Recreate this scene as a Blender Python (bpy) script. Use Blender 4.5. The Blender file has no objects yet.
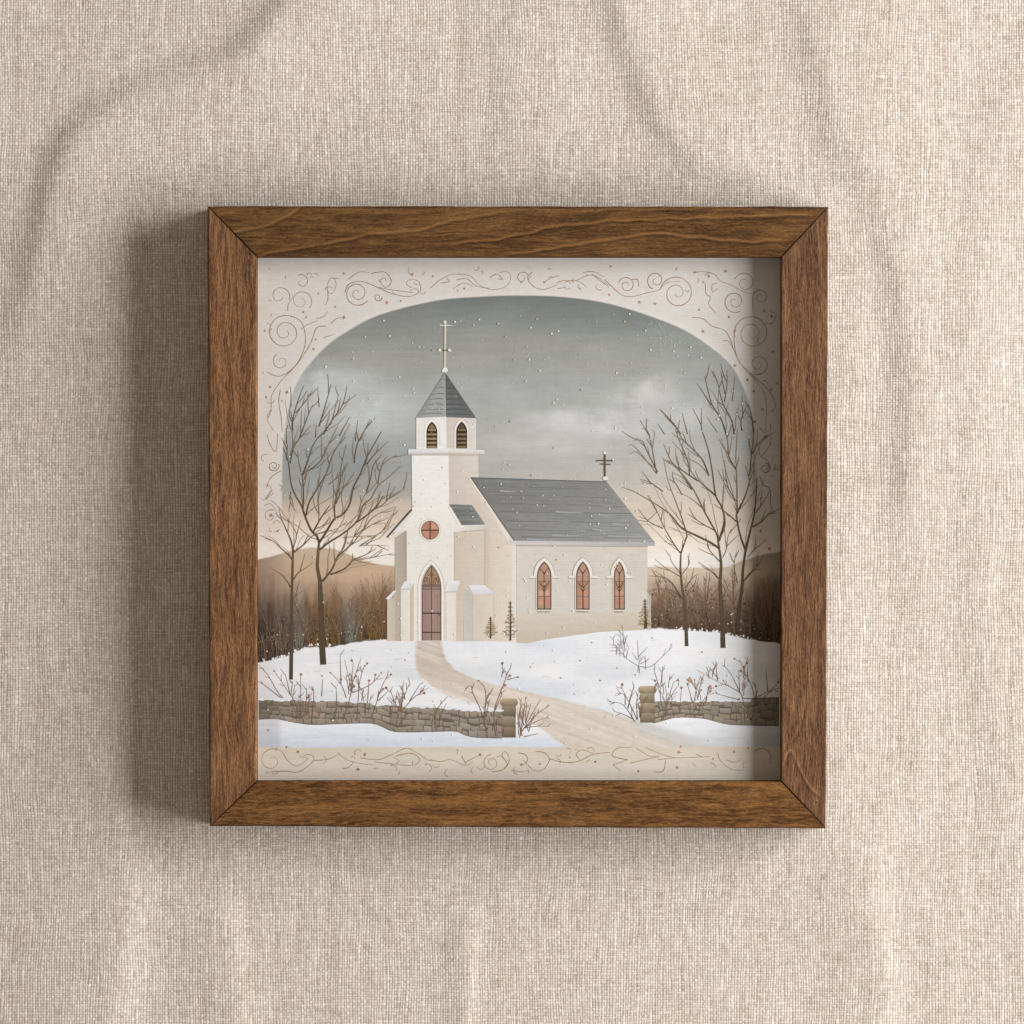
import bpy, math, random
import numpy as np

random.seed(7)
rng = np.random.default_rng(11)
C = bpy.context.scene.collection
S = 0.1397 / 620.0          # metres per photo pixel at the frame's front face (5.5 inch frame = 620 px)
HF = 0.0155                  # depth of the frame
ZP = HF - 0.0068            # print surface
D = 1.95                     # camera distance to the frame's front
KP = (D + HF - ZP) / D
KC = (D + HF) / D
LIT = 1.08                  # radiance of a white surface at the print's middle

def lin(c):
    c = np.asarray(c, dtype=float) / 255.0
    return np.where(c <= 0.04045, c / 12.92, ((c + 0.055) / 1.055) ** 2.4)

def wx(px, k=1.0): return (px - 512.0) * S * k
def wy(py, k=1.0): return (512.0 - py) * S * k

# ------------------------------------------------------------------ numpy noise
def vnoise(X, Y, sx, sy, seed, octaves=3):
    out = np.zeros_like(X, dtype=float); amp = 1.0; tot = 0.0
    for o in range(octaves):
        r = np.random.default_rng(seed * 17 + o)
        g = r.random((64, 64))
        u = X / sx * (2 ** o) + 7.3 * o; v = Y / sy * (2 ** o) + 3.1 * o
        iu = np.floor(u).astype(int); iv = np.floor(v).astype(int)
        fu = u - iu; fv = v - iv
        fu = fu * fu * (3 - 2 * fu); fv = fv * fv * (3 - 2 * fv)
        a = g[iu % 64, iv % 64]; b = g[(iu + 1) % 64, iv % 64]
        c = g[iu % 64, (iv + 1) % 64]; d = g[(iu + 1) % 64, (iv + 1) % 64]
        out += amp * ((a * (1 - fu) + b * fu) * (1 - fv) + (c * (1 - fu) + d * fu) * fv)
        tot += amp; amp *= 0.5
    return out / tot

def sstep(a, b, x):
    t = np.clip((x - a) / (b - a), 0, 1)
    return t * t * (3 - 2 * t)

def polydist(X, Y, pts):
    best = np.full(X.shape, 1e9); tt = np.zeros(X.shape); acc = 0.0; side = np.zeros(X.shape)
    L = sum(math.dist(pts[i], pts[i + 1]) for i in range(len(pts) - 1))
    for i in range(len(pts) - 1):
        (ax, ay), (bx, by) = pts[i], pts[i + 1]
        dx, dy = bx - ax, by - ay; l2 = dx * dx + dy * dy; l = math.sqrt(l2)
        t = np.clip(((X - ax) * dx + (Y - ay) * dy) / l2, 0, 1)
        d = np.hypot(X - ax - t * dx, Y - ay - t * dy)
        sd = np.sign((X - ax) * dy - (Y - ay) * dx)
        m = d < best
        best = np.where(m, d, best); tt = np.where(m, (acc + t * l) / L, tt); side = np.where(m, sd, side)
        acc += l
    return best, tt, side

def spline(pts, per=6):
    if len(pts) < 3: return [tuple(p) for p in pts]
    P = [pts[0]] + list(pts) + [pts[-1]]; out = []
    for i in range(1, len(P) - 2):
        p0, p1, p2, p3 = P[i - 1], P[i], P[i + 1], P[i + 2]
        for k in range(per):
            t = k / per
            out.append(tuple(0.5 * (2 * p1[j] + (p2[j] - p0[j]) * t + (2 * p0[j] - 5 * p1[j] + 4 * p2[j] - p3[j]) * t * t
                                    + (3 * p1[j] - p0[j] - 3 * p2[j] + p3[j]) * t ** 3) for j in (0, 1)))
    out.append(tuple(pts[-1]))
    return out

# ------------------------------------------------------------------ node helper
class NT:
    def __init__(self, name):
        self.m = bpy.data.materials.new(name); self.m.use_nodes = True
        self.t = self.m.node_tree; self.n = self.t.nodes; self.l = self.t.links
        self.b = self.n['Principled BSDF']
        self.n.remove(self.n['Material Output']); self.out = self.n.new('ShaderNodeOutputMaterial')
        self.l.new(self.b.outputs[0], self.out.inputs['Surface'])
    def put(self, sock, v):
        if hasattr(v, 'is_output'): self.l.new(v, sock)
        else: sock.default_value = v
    def math(self, op, a, b=0.0, c=None, clamp=False):
        n = self.n.new('ShaderNodeMath'); n.operation = op; n.use_clamp = clamp
        self.put(n.inputs[0], a); self.put(n.inputs[1], b)
        if c is not None: self.put(n.inputs[2], c)
        return n.outputs[0]
    def xyz(self, x, y, z=0.0):
        n = self.n.new('ShaderNodeCombineXYZ')
        for i, v in enumerate((x, y, z)): self.put(n.inputs[i], v)
        return n.outputs[0]
    def coords(self):
        t = self.n.new('ShaderNodeTexCoord'); s = self.n.new('ShaderNodeSeparateXYZ')
        self.l.new(t.outputs['Object'], s.inputs[0])
        return [self.math('MULTIPLY', s.outputs[i], 1.0 / S) for i in range(3)]     # in photo-pixel units
    def noise(self, vec, detail=3.0, rough=0.55, scale=1.0, dist=0.0):
        n = self.n.new('ShaderNodeTexNoise'); n.inputs['Scale'].default_value = scale
        n.inputs['Detail'].default_value = detail; n.inputs['Roughness'].default_value = rough
        n.inputs['Distortion'].default_value = dist
        self.put(n.inputs['Vector'], vec); return n.outputs[0]
    def white(self, vec):
        n = self.n.new('ShaderNodeTexWhiteNoise'); n.noise_dimensions = '3D'; self.put(n.inputs['Vector'], vec); return n.outputs[0]
    def ramp(self, f, stops):
        n = self.n.new('ShaderNodeValToRGB'); e = n.color_ramp.elements
        while len(e) < len(stops): e.new(0.5)
        for k, (p, c) in enumerate(stops):
            e[k].position = p; e[k].color = (*[float(v) for v in c], 1)
        self.put(n.inputs[0], f); return n.outputs[0]
    def mix(self, f, a, b, mode='MIX'):
        n = self.n.new('ShaderNodeMix'); n.data_type = 'RGBA'; n.blend_type = mode
        self.put(n.inputs[0], f)
        for i, v in ((6, a), (7, b)):
            if not hasattr(v, 'is_output'): v = (*[float(q) for q in v], 1)
            self.put(n.inputs[i], v)
        return n.outputs[2]
    def remap(self, v, a, b, c=0.0, d=1.0):
        n = self.n.new('ShaderNodeMapRange'); self.put(n.inputs[0], v)
        for i, q in enumerate((a, b, c, d)): self.put(n.inputs[i + 1], q)
        return n.outputs[0]
    def attr(self, name):
        n = self.n.new('ShaderNodeAttribute'); n.attribute_name = name; return n
    def bump(self, h, dist, strength=1.0):
        n = self.n.new('ShaderNodeBump'); n.inputs['Strength'].default_value = strength
        n.inputs['Distance'].default_value = dist; self.put(n.inputs['Height'], h)
        self.l.new(n.outputs[0], self.b.inputs['Normal'])

def mesh_obj(name, verts, faces, mat, parent=None, smooth=False, cols=None, attrs=None):
    me = bpy.data.meshes.new(name)
    me.from_pydata(verts, [], faces); me.update()
    me.materials.append(mat)
    if smooth: me.polygons.foreach_set('use_smooth', [True] * len(me.polygons))
    if cols is not None:
        a = me.color_attributes.new('Col', 'FLOAT_COLOR', 'POINT')
        c = np.ones((len(verts), 4)); c[:, :3] = cols
        a.data.foreach_set('color', c.astype(np.float32).ravel())
    for k, v in (attrs or {}).items():
        a = me.attributes.new(k, 'FLOAT', 'POINT'); a.data.foreach_set('value', np.asarray(v, np.float32).ravel())
    o = bpy.data.objects.new(name, me); C.objects.link(o)
    if parent: o.parent = parent
    return o

def grid_faces(nr, nc):
    i = np.arange(nr * nc).reshape(nr, nc)
    return np.stack([i[:-1, :-1], i[1:, :-1], i[1:, 1:], i[:-1, 1:]], -1).reshape(-1, 4)

def grid_obj(name, V, nr, nc, mat, parent=None, smooth=True, cols=None, attrs=None):
    F = grid_faces(nr, nc)
    me = bpy.data.meshes.new(name)
    me.vertices.add(len(V)); me.vertices.foreach_set('co', V.astype(np.float32).ravel())
    me.loops.add(F.size); me.loops.foreach_set('vertex_index', F.astype(np.int32).ravel())
    me.polygons.add(len(F)); me.polygons.foreach_set('loop_start', np.arange(0, F.size, 4, dtype=np.int32))
    me.update(calc_edges=True); me.validate()
    if smooth: me.polygons.foreach_set('use_smooth', np.ones(len(F), dtype=bool))
    me.materials.append(mat)
    if cols is not None:
        a = me.color_attributes.new('Col', 'FLOAT_COLOR', 'POINT')
        c = np.ones((len(V), 4)); c[:, :3] = cols
        a.data.foreach_set('color', c.astype(np.float32).ravel())
    for k, v in (attrs or {}).items():
        a = me.attributes.new(k, 'FLOAT', 'POINT'); a.data.foreach_set('value', np.asarray(v, np.float32).ravel())
    o = bpy.data.objects.new(name, me); C.objects.link(o)
    if parent: o.parent = parent
    return o

# ================================================================== LINEN CLOTH
def linen_material():
    t = NT('linen'); x, y, z = t.coords()
    # threads wander a little and vary in thickness
    wob = t.noise(t.xyz(t.math('DIVIDE', x, 160.0), t.math('DIVIDE', y, 220.0)), 2.0)
    wob2 = t.noise(t.xyz(t.math('DIVIDE', x, 200.0), t.math('DIVIDE', y, 160.0), 9.0), 2.0)
    fine = t.noise(t.xyz(t.math('DIVIDE', x, 6.0), t.math('DIVIDE', y, 90.0), 3.0), 3.0)
    fine2 = t.noise(t.xyz(t.math('DIVIDE', x, 70.0), t.math('DIVIDE', y, 6.0), 5.0), 3.0)
    PX, PY = 2.7, 2.85
    u = t.math('DIVIDE', t.math('ADD', x, t.math('ADD', t.math('MULTIPLY', wob, 14.0), t.math('MULTIPLY', fine, 5.4))), PX)
    v = t.math('DIVIDE', t.math('ADD', y, t.math('ADD', t.math('MULTIPLY', wob2, 12.0), t.math('MULTIPLY', fine2, 5.4))), PY)
    iu, iv = t.math('FLOOR', u), t.math('FLOOR', v)
    fu, fv = t.math('FRACT', u), t.math('FRACT', v)
    hu = t.math('SINE', t.math('MULTIPLY', fu, math.pi))      # 0 at thread edge, 1 at its crest
    hv = t.math('SINE', t.math('MULTIPLY', fv, math.pi))
    par = t.math('PINGPONG', t.math('ADD', iu, iv), 1.0)      # which thread is on top
    # thread colours: slubs along the length
    slub_w = t.noise(t.xyz(t.math('MULTIPLY', iu, 7.31), t.math('DIVIDE', y, 22.0), 1.7), 4.0, 0.75)
    slub_f = t.noise(t.xyz(t.math('DIVIDE', x, 26.0), t.math('MULTIPLY', iv, 5.77), 8.2), 4.0, 0.7)
    knot = t.white(t.xyz(iu, iv, 1.0))
    warp_h = t.math('MULTIPLY', t.math('POWER', hu, 0.8), t.math('ADD', 0.62, t.math('MULTIPLY', hv, 0.38)))
    weft_h = t.math('MULTIPLY', t.math('POWER', hv, 0.8), t.math('ADD', 0.55, t.math('MULTIPLY', hu, 0.45)))
    warp_t = t.math('MULTIPLY', warp_h, t.math('ADD', t.math('ADD', 0.66, t.math('MULTIPLY', par, 0.28)), t.math('MULTIPLY', t.math('SUBTRACT', slub_w, 0.5), 0.9)))
    weft_t = t.math('MULTIPLY', weft_h, t.math('ADD', t.math('SUBTRACT', 0.76, t.math('MULTIPLY', par, 0.30)), t.math('MULTIPLY', t.math('SUBTRACT', slub_f, 0.5), 0.7)))
    h = t.math('MAXIMUM', warp_t, weft_t)
    is_w = t.math('GREATER_THAN', warp_t, weft_t)
    cw = t.ramp(slub_w, [(0.24, lin((196, 179, 164))), (0.44, lin((219, 205.5, 191.5))), (0.56, lin((228, 215.5, 203.5))), (0.78, lin((247, 239, 230.5)))])
    cf = t.ramp(slub_f, [(0.26, lin((189, 172, 157))), (0.5, lin((218, 204, 190.5))), (0.74, lin((238, 226.5, 215.5)))])
    col = t.mix(is_w, cf, cw)
    big = t.noise(t.xyz(t.math('DIVIDE', x, 16.0), t.math('DIVIDE', y, 300.0), 4.0), 4.0)
    col = t.mix(t.remap(big, 0.42, 0.68, 0.0, 0.20), col, lin((240, 233, 224)))
    col = t.mix(t.remap(big, 0.48, 0.30, 0.0, 0.14), col, lin((176, 160, 144)))
    fuzz = t.noise(t.xyz(t.math('DIVIDE', x, 1.3), t.math('DIVIDE', y, 1.6), 2.0), 2.0, 0.7)
    gap = t.remap(h, 0.16, 0.54, 0.54, 1.0)
    gap = t.math('MULTIPLY', gap, t.remap(fuzz, 0.25, 0.75, 0.76, 1.18))
    gap = t.math('MULTIPLY', gap, t.remap(knot, 0.0, 1.0, 0.86, 1.10))
    col = t.mix(1.0, col, t.xyz(gap, t.math('POWER', gap, 1.04), t.math('POWER', gap, 1.12)), 'MULTIPLY')
    t.put(t.b.inputs['Base Color'], col)
    t.b.inputs['Roughness'].default_value = 0.92
    t.b.inputs['Specular IOR Level'].default_value = 0.15
    t.bump(t.math('ADD', h, t.math('MULTIPLY', fuzz, 0.35)), 0.00015, 0.65)
    return t.m

def build_cloth():
    n = 420; half = 0.40
    # denser near the middle
    q = np.linspace(-1, 1, n); q = np.sign(q) * (0.45 * np.abs(q) + 0.55 * np.abs(q) ** 2.5)
    gx, gy = np.meshgrid(q * half, q * half, indexing='ij')
    X = 512 + gx / (S * KC); Y = 512 - gy / (S * KC)
    h = np.zeros_like(X)
    # (path, height px, width px, side that drops)
    folds = [
        ([(420, -210), (330, -60), (285, 10), (240, 62), (185, 82), (120, 110), (72, 150), (45, 240), (20, 380)], 5.4, 32),
        ([(560, -200), (640, 60), (690, 148), (740, 178), (800, 215)], 3.4, 30),
        ([(800, -60), (838, 110), (866, 175), (896, 250), (912, 330), (915, 430), (905, 560)], 3.2, 36),
        ([(462, 1200), (468, 1030), (470, 950), (474, 890)], 1.6, 10),
        ([(880, 1200), (884, 1000), (872, 880), (884, 790)], 2.0, 22),
        ([(60, 1200), (110, 1000), (118, 860), (70, 700)], 4.0, 40),
        ([(250, 1250), (236, 1000), (216, 870)], 2.2, 22),
        ([(1130, -80), (1010, 120), (985, 330), (1000, 700), (1060, 1100)], 1.6, 44),
        ([(470, -220), (520, -40), (512, 90), (540, 170)], 0.9, 30),
    ]
    for pts, A, w in folds:
        d, tt, sd = polydist(X, Y, spline(pts, 5))
        sd = np.where(sd == 0, 1, sd)
        end = sstep(0, 0.18, tt) * (1 - sstep(0.82, 1.0, tt))
        s = d * sd                             # signed: steep flank where it drops, gentle on the other side
        prof = np.where(s > 0, np.exp(-(s / (w * 2.3)) ** 2), np.exp(-(s / (w * 0.62)) ** 2))
        h += 1.55 * A * prof * (0.15 + 0.85 * end)
    h += 2.8 * (vnoise(X + 3000, Y + 3000, 170, 260, 3, 3) - 0.5) + 0.8 * (vnoise(X + 3000, Y + 3000, 45, 120, 5, 2) - 0.5)
    # pressed flat under the frame
    dx = np.maximum(np.maximum(205 - X, X - 830), 0); dy = np.maximum(np.maximum(205 - Y, Y - 830), 0)
    dd = np.hypot(dx, dy)
    h = (h - 3.0) * (0.0 + 1.0 * sstep(0, 70, dd)) - 1.0
    V = np.stack([gx, gy, h * S], -1).reshape(-1, 3)
    o = grid_obj('linen_cloth', V, n, n, linen_material())
    o['label'] = 'wrinkled beige woven linen cloth spread flat beneath the framed picture'
    o['category'] = 'cloth'
    return o

# ================================================================== WOODEN FRAME
def wood_material(name, along, seed, dark, mid, light, dash=0.5, blot=0.5):
    t = NT(name); x, y, z = t.coords()
    u, v = (x, y) if along == 'x' else (y, x)
    wob = t.noise(t.xyz(t.math('DIVIDE', u, 90.0), t.math('DIVIDE', v, 40.0), seed + 4.0), 2.0)
    v = t.math('ADD', v, t.math('MULTIPLY', wob, 14.0))
    v = t.math('ADD', v, t.math('MULTIPLY', z, 0.7))
    f1 = t.noise(t.xyz(t.math('DIVIDE', u, 30.0), t.math('DIVIDE', v, 1.8), seed), 6.0, 0.72)
    f2 = t.noise(t.xyz(t.math('DIVIDE', u, 150.0), t.math('DIVIDE', v, 8.0), seed + 1.3), 3.0)
    f3 = t.noise(t.xyz(t.math('DIVIDE', u, 46.0), t.math('DIVIDE', v, 20.0), seed + 2.6), 4.0, 0.65)
    f4 = t.noise(t.xyz(t.math('DIVIDE', u, 9.0), t.math('DIVIDE', v, 1.9), seed + 3.9), 4.0, 0.65)
    f5 = t.noise(t.xyz(t.math('DIVIDE', u, 3.2), t.math('DIVIDE', v, 1.4), seed + 7.7), 3.0, 0.6)
    g = t.math('ADD', t.math('MULTIPLY', f1, 0.55), t.math('ADD', t.math('MULTIPLY', f2, 0.20), t.math('MULTIPLY', f4, 0.25)))
    col = t.ramp(g, [(0.41, lin(dark)), (0.49, lin(mid)), (0.575, lin(light))])
    col = t.mix(t.remap(f3, 0.46, 0.66, 0.0, blot), col, lin([c * 0.62 for c in mid]))
    col = t.mix(t.remap(f4, 0.54, 0.61, 0.0, dash), col, lin([c * 0.52 for c in dark]))
    col = t.mix(t.remap(f4, 0.46, 0.38, 0.0, dash * 0.9), col, lin([min(255, c * 1.1) for c in light]))
    f6 = t.noise(t.xyz(t.math('DIVIDE', u, 75.0), t.math('DIVIDE', v, 11.0), seed + 9.1), 4.0, 0.6)
    col = t.mix(t.remap(f6, 0.52, 0.68, 0.0, 0.55), col, lin([min(255, c * 1.04) for c in light]))
    col = t.mix(t.remap(f6, 0.44, 0.30, 0.0, 0.45), col, lin(dark))
    sp = t.remap(f5, 0.35, 0.65, 0.80, 1.18)
    col = t.mix(1.0, col, t.xyz(sp, sp, sp), 'MULTIPLY')
    vein = t.attr('vein').outputs['Fac']
    col = t.mix(t.math('MULTIPLY', vein, 0.78, clamp=True), col, lin([min(255, c * 1.22) for c in light]))
    shade = t.attr('scuff').outputs['Fac']
    col = t.mix(shade, col, lin([c * 0.42 for c in dark]))
    t.put(t.b.inputs['Base Color'], col)
    t.put(t.b.inputs['Roughness'], t.remap(f1, 0.3, 0.7, 0.58, 0.75))
    t.b.inputs['Specular IOR Level'].default_value = 0.12
    t.bump(t.math('ADD', t.math('ADD', f1, t.math('MULTIPLY', f4, -0.9)), t.math('MULTIPLY', f5, 0.35)), 0.0005, 1.0)
    return t.m

OUT = {'tl': (207.6, 206.3), 'tr': (828.2, 206.6), 'br': (825.8, 828.4), 'bl': (209.6, 826.2)}
INN = {'tl': (256.8, 256.8), 'tr': (781.2, 256.8), 'br': (781.4, 781.5), 'bl': (256.8, 781.2)}

def build_rail(a, b, mat, frame, label, gaps, veins=(), seed=1):
    oa, ob, ia, ib = (np.array(p) for p in (OUT[a], OUT[b], INN[a], INN[b]))
    r = 2.0
    # cross-section: (0 = outer edge .. 1 = inner edge, height in photo pixels)
    H = HF / S
    sec = [(0.0, 0.5), (0.0, H * 0.35), (0.0, H - 6), (0.0, H - 4.5), (0.0, H - r), (0.004, H - 0.9), (0.013, H - 0.35), (0.03, H)]
    sec += [(f, H) for f in np.linspace(0.05, 0.95, 46)]
    sec += [(0.972, H), (0.987, H - 0.35), (0.996, H - 0.9), (1.0, H - r), (1.0, H - 4.5), (1.0, H - 6), (1.0, H - 14), (1.0, H - 28), (1.0, ZP / S - 5)]
    sec += [(0.85, ZP / S - 5), (0.85, 0.5), (0.0, 0.5)]
    nt = 460; ts = np.linspace(0, 1, nt)
    V = np.zeros((nt, len(sec), 3))
    L = np.linalg.norm(ob - oa)
    for j, (f, hz) in enumerate(sec):
        s0 = oa + (ia - oa) * f; e0 = ob + (ib - ob) * f
        dirv = (e0 - s0) / np.linalg.norm(e0 - s0)
        op = 0.72 * (0.45 + 0.55 * f) if hz > H - 5 else 0.08        # the mitres only open at the face
        s1 = s0 + dirv * gaps[0] * op; e1 = e0 - dirv * gaps[1] * op
        P = s1[None] + (e1 - s1)[None] * ts[:, None]
        V[:, j, 0] = P[:, 0]; V[:, j, 1] = P[:, 1]; V[:, j, 2] = hz
    X = V[..., 0].copy(); Y = V[..., 1].copy()
    # hand-sawn edges: sub-pixel waviness on the edges
    n_e = vnoise(ts * L + seed * 91, ts * 0 + seed, 22, 1, seed, 2) - 0.5
    nrm = (ia - oa + ib - ob); nrm = nrm / np.linalg.norm(nrm)
    fr = np.array([s[0] for s in sec])
    amp = np.where(fr < 0.05, 1.0, np.where(fr > 0.96, 1.0, 0.0))
    V[..., 0] += (n_e[:, None] * amp[None]) * nrm[0] * 0.9; V[..., 1] += (n_e[:, None] * amp[None]) * nrm[1] * 0.9
    vein = np.zeros(X.shape); drk = np.zeros(X.shape)
    for pts, w, k in veins:
        wob = (vnoise(X, Y, 16, 16, seed + 5, 2) - 0.5) * 4.0
        d, tt, sd1 = polydist(X + wob * 0.3, Y + wob, spline(pts, 5)); sd1 = -sd1
        fade = sstep(0, .06, tt) * (1 - sstep(.94, 1, tt))
        drk = np.maximum(drk, 0.55 * k * fade * np.exp(-((d - 2.4) / 1.3) ** 2) * (sd1 > 0))
        vein = np.maximum(vein, k * fade * np.exp(-(d / w) ** 2) * (0.7 + 0.3 * vnoise(X, Y, 20, 6, seed + 8, 2)))
    # stain gathered in the mitre and along the arrises
    endd = np.minimum(ts, 1 - ts) * L
    dmit = np.minimum(np.abs((X - (oa[0])) - 0), 1e9)
    dA, _, _ = polydist(X, Y, [tuple(oa), tuple(ia)]); dB, _, _ = polydist(X, Y, [tuple(ob), tuple(ib)])
    sc = 0.28 * np.exp(-np.minimum(dA, dB) / 2.2)
    sc = np.maximum(sc, 0.5 * np.where(fr < 0.035, 1, 0)[None] * (0.4 + 0.6 * vnoise(X, Y, 14, 14, seed + 3, 2)))
    W = np.stack([wx(V[..., 0]), wy(V[..., 1]), V[..., 2] * S], -1).reshape(-1, 3)
    sc = np.maximum(sc, drk)
    o = grid_obj('frame_rail', W, nt, len(sec), mat, frame, True, attrs={'vein': vein, 'scuff': sc})
    me = o.data
    # close both mitred ends
    m = len(sec)
    import bmesh
    bm = bmesh.new(); bm.from_mesh(me); bm.verts.ensure_lookup_table()
    for row in (0, nt - 1):
        ring = [bm.verts[row * m + j] for j in range(m - 1)]
        try: bm.faces.new(ring if row else ring[::-1])
        except ValueError: pass
    bmesh.ops.recalc_face_normals(bm, faces=bm.faces[:])
    bm.to_mesh(me); bm.free()
    o['label'] = label
    return o

def build_frame():
    root = bpy.data.objects.new('picture_frame', None); C.objects.link(root)
    root.empty_display_size = 0.02
    root['label'] = 'square brown stained wood frame holding a print of a snowy white church'
    root['category'] = 'picture frame'
    m_top = wood_material('stained_wood_top', 'x', 3.1, (70, 46, 25), (102, 70, 39), (138, 99, 58), 0.4, 0.50)
    m_left = wood_material('stained_wood_left', 'y', 11.7, (84, 55, 35), (120, 82, 54), (156, 113, 76), 0.5, 0.42)
    m_bot = wood_material('stained_wood_bottom', 'x', 23.4, (76, 47, 23), (116, 77, 41), (154, 108, 62), 0.6, 0.50)
    m_right = wood_material('stained_wood_right', 'y', 37.9, (82, 55, 38), (112, 78, 54), (146, 106, 74), 0.45, 0.50)
    build_rail('tl', 'tr', m_top, root, 'top rail with pale wavy grain lines', (1.2, 1.0), [
        ([(226, 233), (246, 229), (266, 225), (282, 218), (296, 210), (308, 204)], 1.3, 0.9),
        ([(254, 256), (294, 249), (330, 242), (372, 234), (420, 229), (460, 218), (512, 211)], 1.3, 0.9),
        ([(440, 246), (512, 236), (560, 226), (612, 221), (690, 218), (762, 215), (822, 216)], 1.2, 0.9),
        ([(500, 254), (545, 250), (577, 244), (620, 238), (662, 233), (720, 240), (794, 241)], 1.3, 0.95),
        ([(330, 214), (400, 212), (470, 205)], 0.9, 0.4), ([(560, 212), (640, 209), (760, 208)], 0.8, 0.45)], 2)
    build_rail('tr', 'br', m_right, root, 'right rail with a pale scratch near its lower end', (1.0, 1.2), [
        ([(783, 768), (786, 756), (792, 751), (800, 768), (810, 786), (822, 798)], 1.0, 0.85),
        ([(789, 744), (800, 722), (804, 700), (801, 684)], 0.9, 0.5),
        ([(812, 700), (806, 730), (817, 752)], 0.8, 0.4), ([(817, 215), (819, 250), (823, 290)], 1.1, 0.5),
        ([(800, 380), (797, 420), (801, 470)], 0.9, 0.35)], 5)
    build_rail('br', 'bl', m_bot, root, 'bottom rail with short dark grain dashes', (1.2, 0.9), [
        ([(240, 812), (300, 806), (380, 810)], 0.9, 0.3), ([(560, 795), (640, 800), (700, 796)], 0.9, 0.3)], 8)
    build_rail('bl', 'tl', m_left, root, 'left rail with straight reddish grain', (0.9, 1.1), [
        ([(228, 230), (229, 260), (226, 300), (229, 350)], 1.1, 0.55), ([(238, 280), (239, 310), (240, 340)], 1.0, 0.5),
        ([(246, 560), (244, 640), (248, 720)], 1.0, 0.3)], 12)
    return root

# ================================================================== THE PRINT
def print_material():
    t = NT('printed_panel'); x, y, z = t.coords()
    col = t.attr('Col').outputs['Color']
    br = t.noise(t.xyz(t.math('DIVIDE', x, 26.0), t.math('DIVIDE', y, 1.7), 1.0), 4.0, 0.6)      # brush streaks of the painting
    mo = t.noise(t.xyz(t.math('DIVIDE', x, 7.0), t.math('DIVIDE', y, 6.0), 6.0), 4.0, 0.6)
    wu = t.math('SINE', t.math('MULTIPLY', x, 2 * math.pi / 2.9)); wv = t.math('SINE', t.math('MULTIPLY', y, 2 * math.pi / 2.9))
    wv = t.math('MULTIPLY', t.math('ADD', wu, wv), 0.012)
    k = t.math('ADD', t.math('ADD', t.remap(br, 0.25, 0.75, -0.035, 0.035), t.remap(mo, 0.25, 0.75, -0.045, 0.045)), wv)
    k = t.math('ADD', k, 1.0)
    col = t.mix(1.0, col, t.xyz(k, k, k), 'MULTIPLY')
    t.put(t.b.inputs['Base Color'], col)
    t.b.inputs['Roughness'].default_value = 0.75
    t.b.inputs['Specular IOR Level'].default_value = 0.2
    return t.m
PMAT = print_material()
PX0, PX1 = 512 + (256.95 - 512) / KP, 512 + (781.1 - 512) / KP

def pcol(c): return np.clip(lin(c) / LIT, 0.0, 0.9)

ARCH = [(281.5, 620), (281.8, 520), (282.2, 470), (283.3, 445), (285, 430), (290, 401), (298, 381), (308, 366), (325, 347.5), (343, 334), (378, 315.5),
        (434, 301), (480, 296.8), (520, 295.6), (565, 297.2), (610, 304), (658, 319), (693, 335), (728, 362), (742, 385), (751, 410), (754.5, 435), (756, 470), (756.5, 520), (757, 620)]
ARCH = spline(ARCH, 4)
SNOW_L = [(250, 663), (262, 662), (275, 659), (288, 655), (300, 650), (308, 647), (330, 647), (343, 644.5), (364, 641), (387, 639.5), (430, 639.8), (448, 640), (465, 638.5), (482, 637.5),
          (500, 640), (528, 641.8), (545, 638), (570, 634.5), (600, 630.5), (630, 629), (658, 628), (684, 630), (714, 632), (737, 636.6), (760, 641), (790, 644)]
FRONT_L = [(250, 719.5), (275, 718), (290, 721), (312, 724), (340, 723), (370, 722.5), (380, 725), (395, 731), (430, 731), (447, 730.5), (458, 731), (470, 736), (500, 737.5), (545, 737.5), (556, 741), (567, 747.5)]
FRONT_R = [(636, 724), (655, 722), (668, 718.5), (680, 716.5), (705, 718), (720, 722), (737, 724.3), (790, 725.5)]

def yl(X, pts):
    p = spline(pts, 5); return np.interp(X, [q[0] for q in p], [q[1] for q in p])

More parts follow.
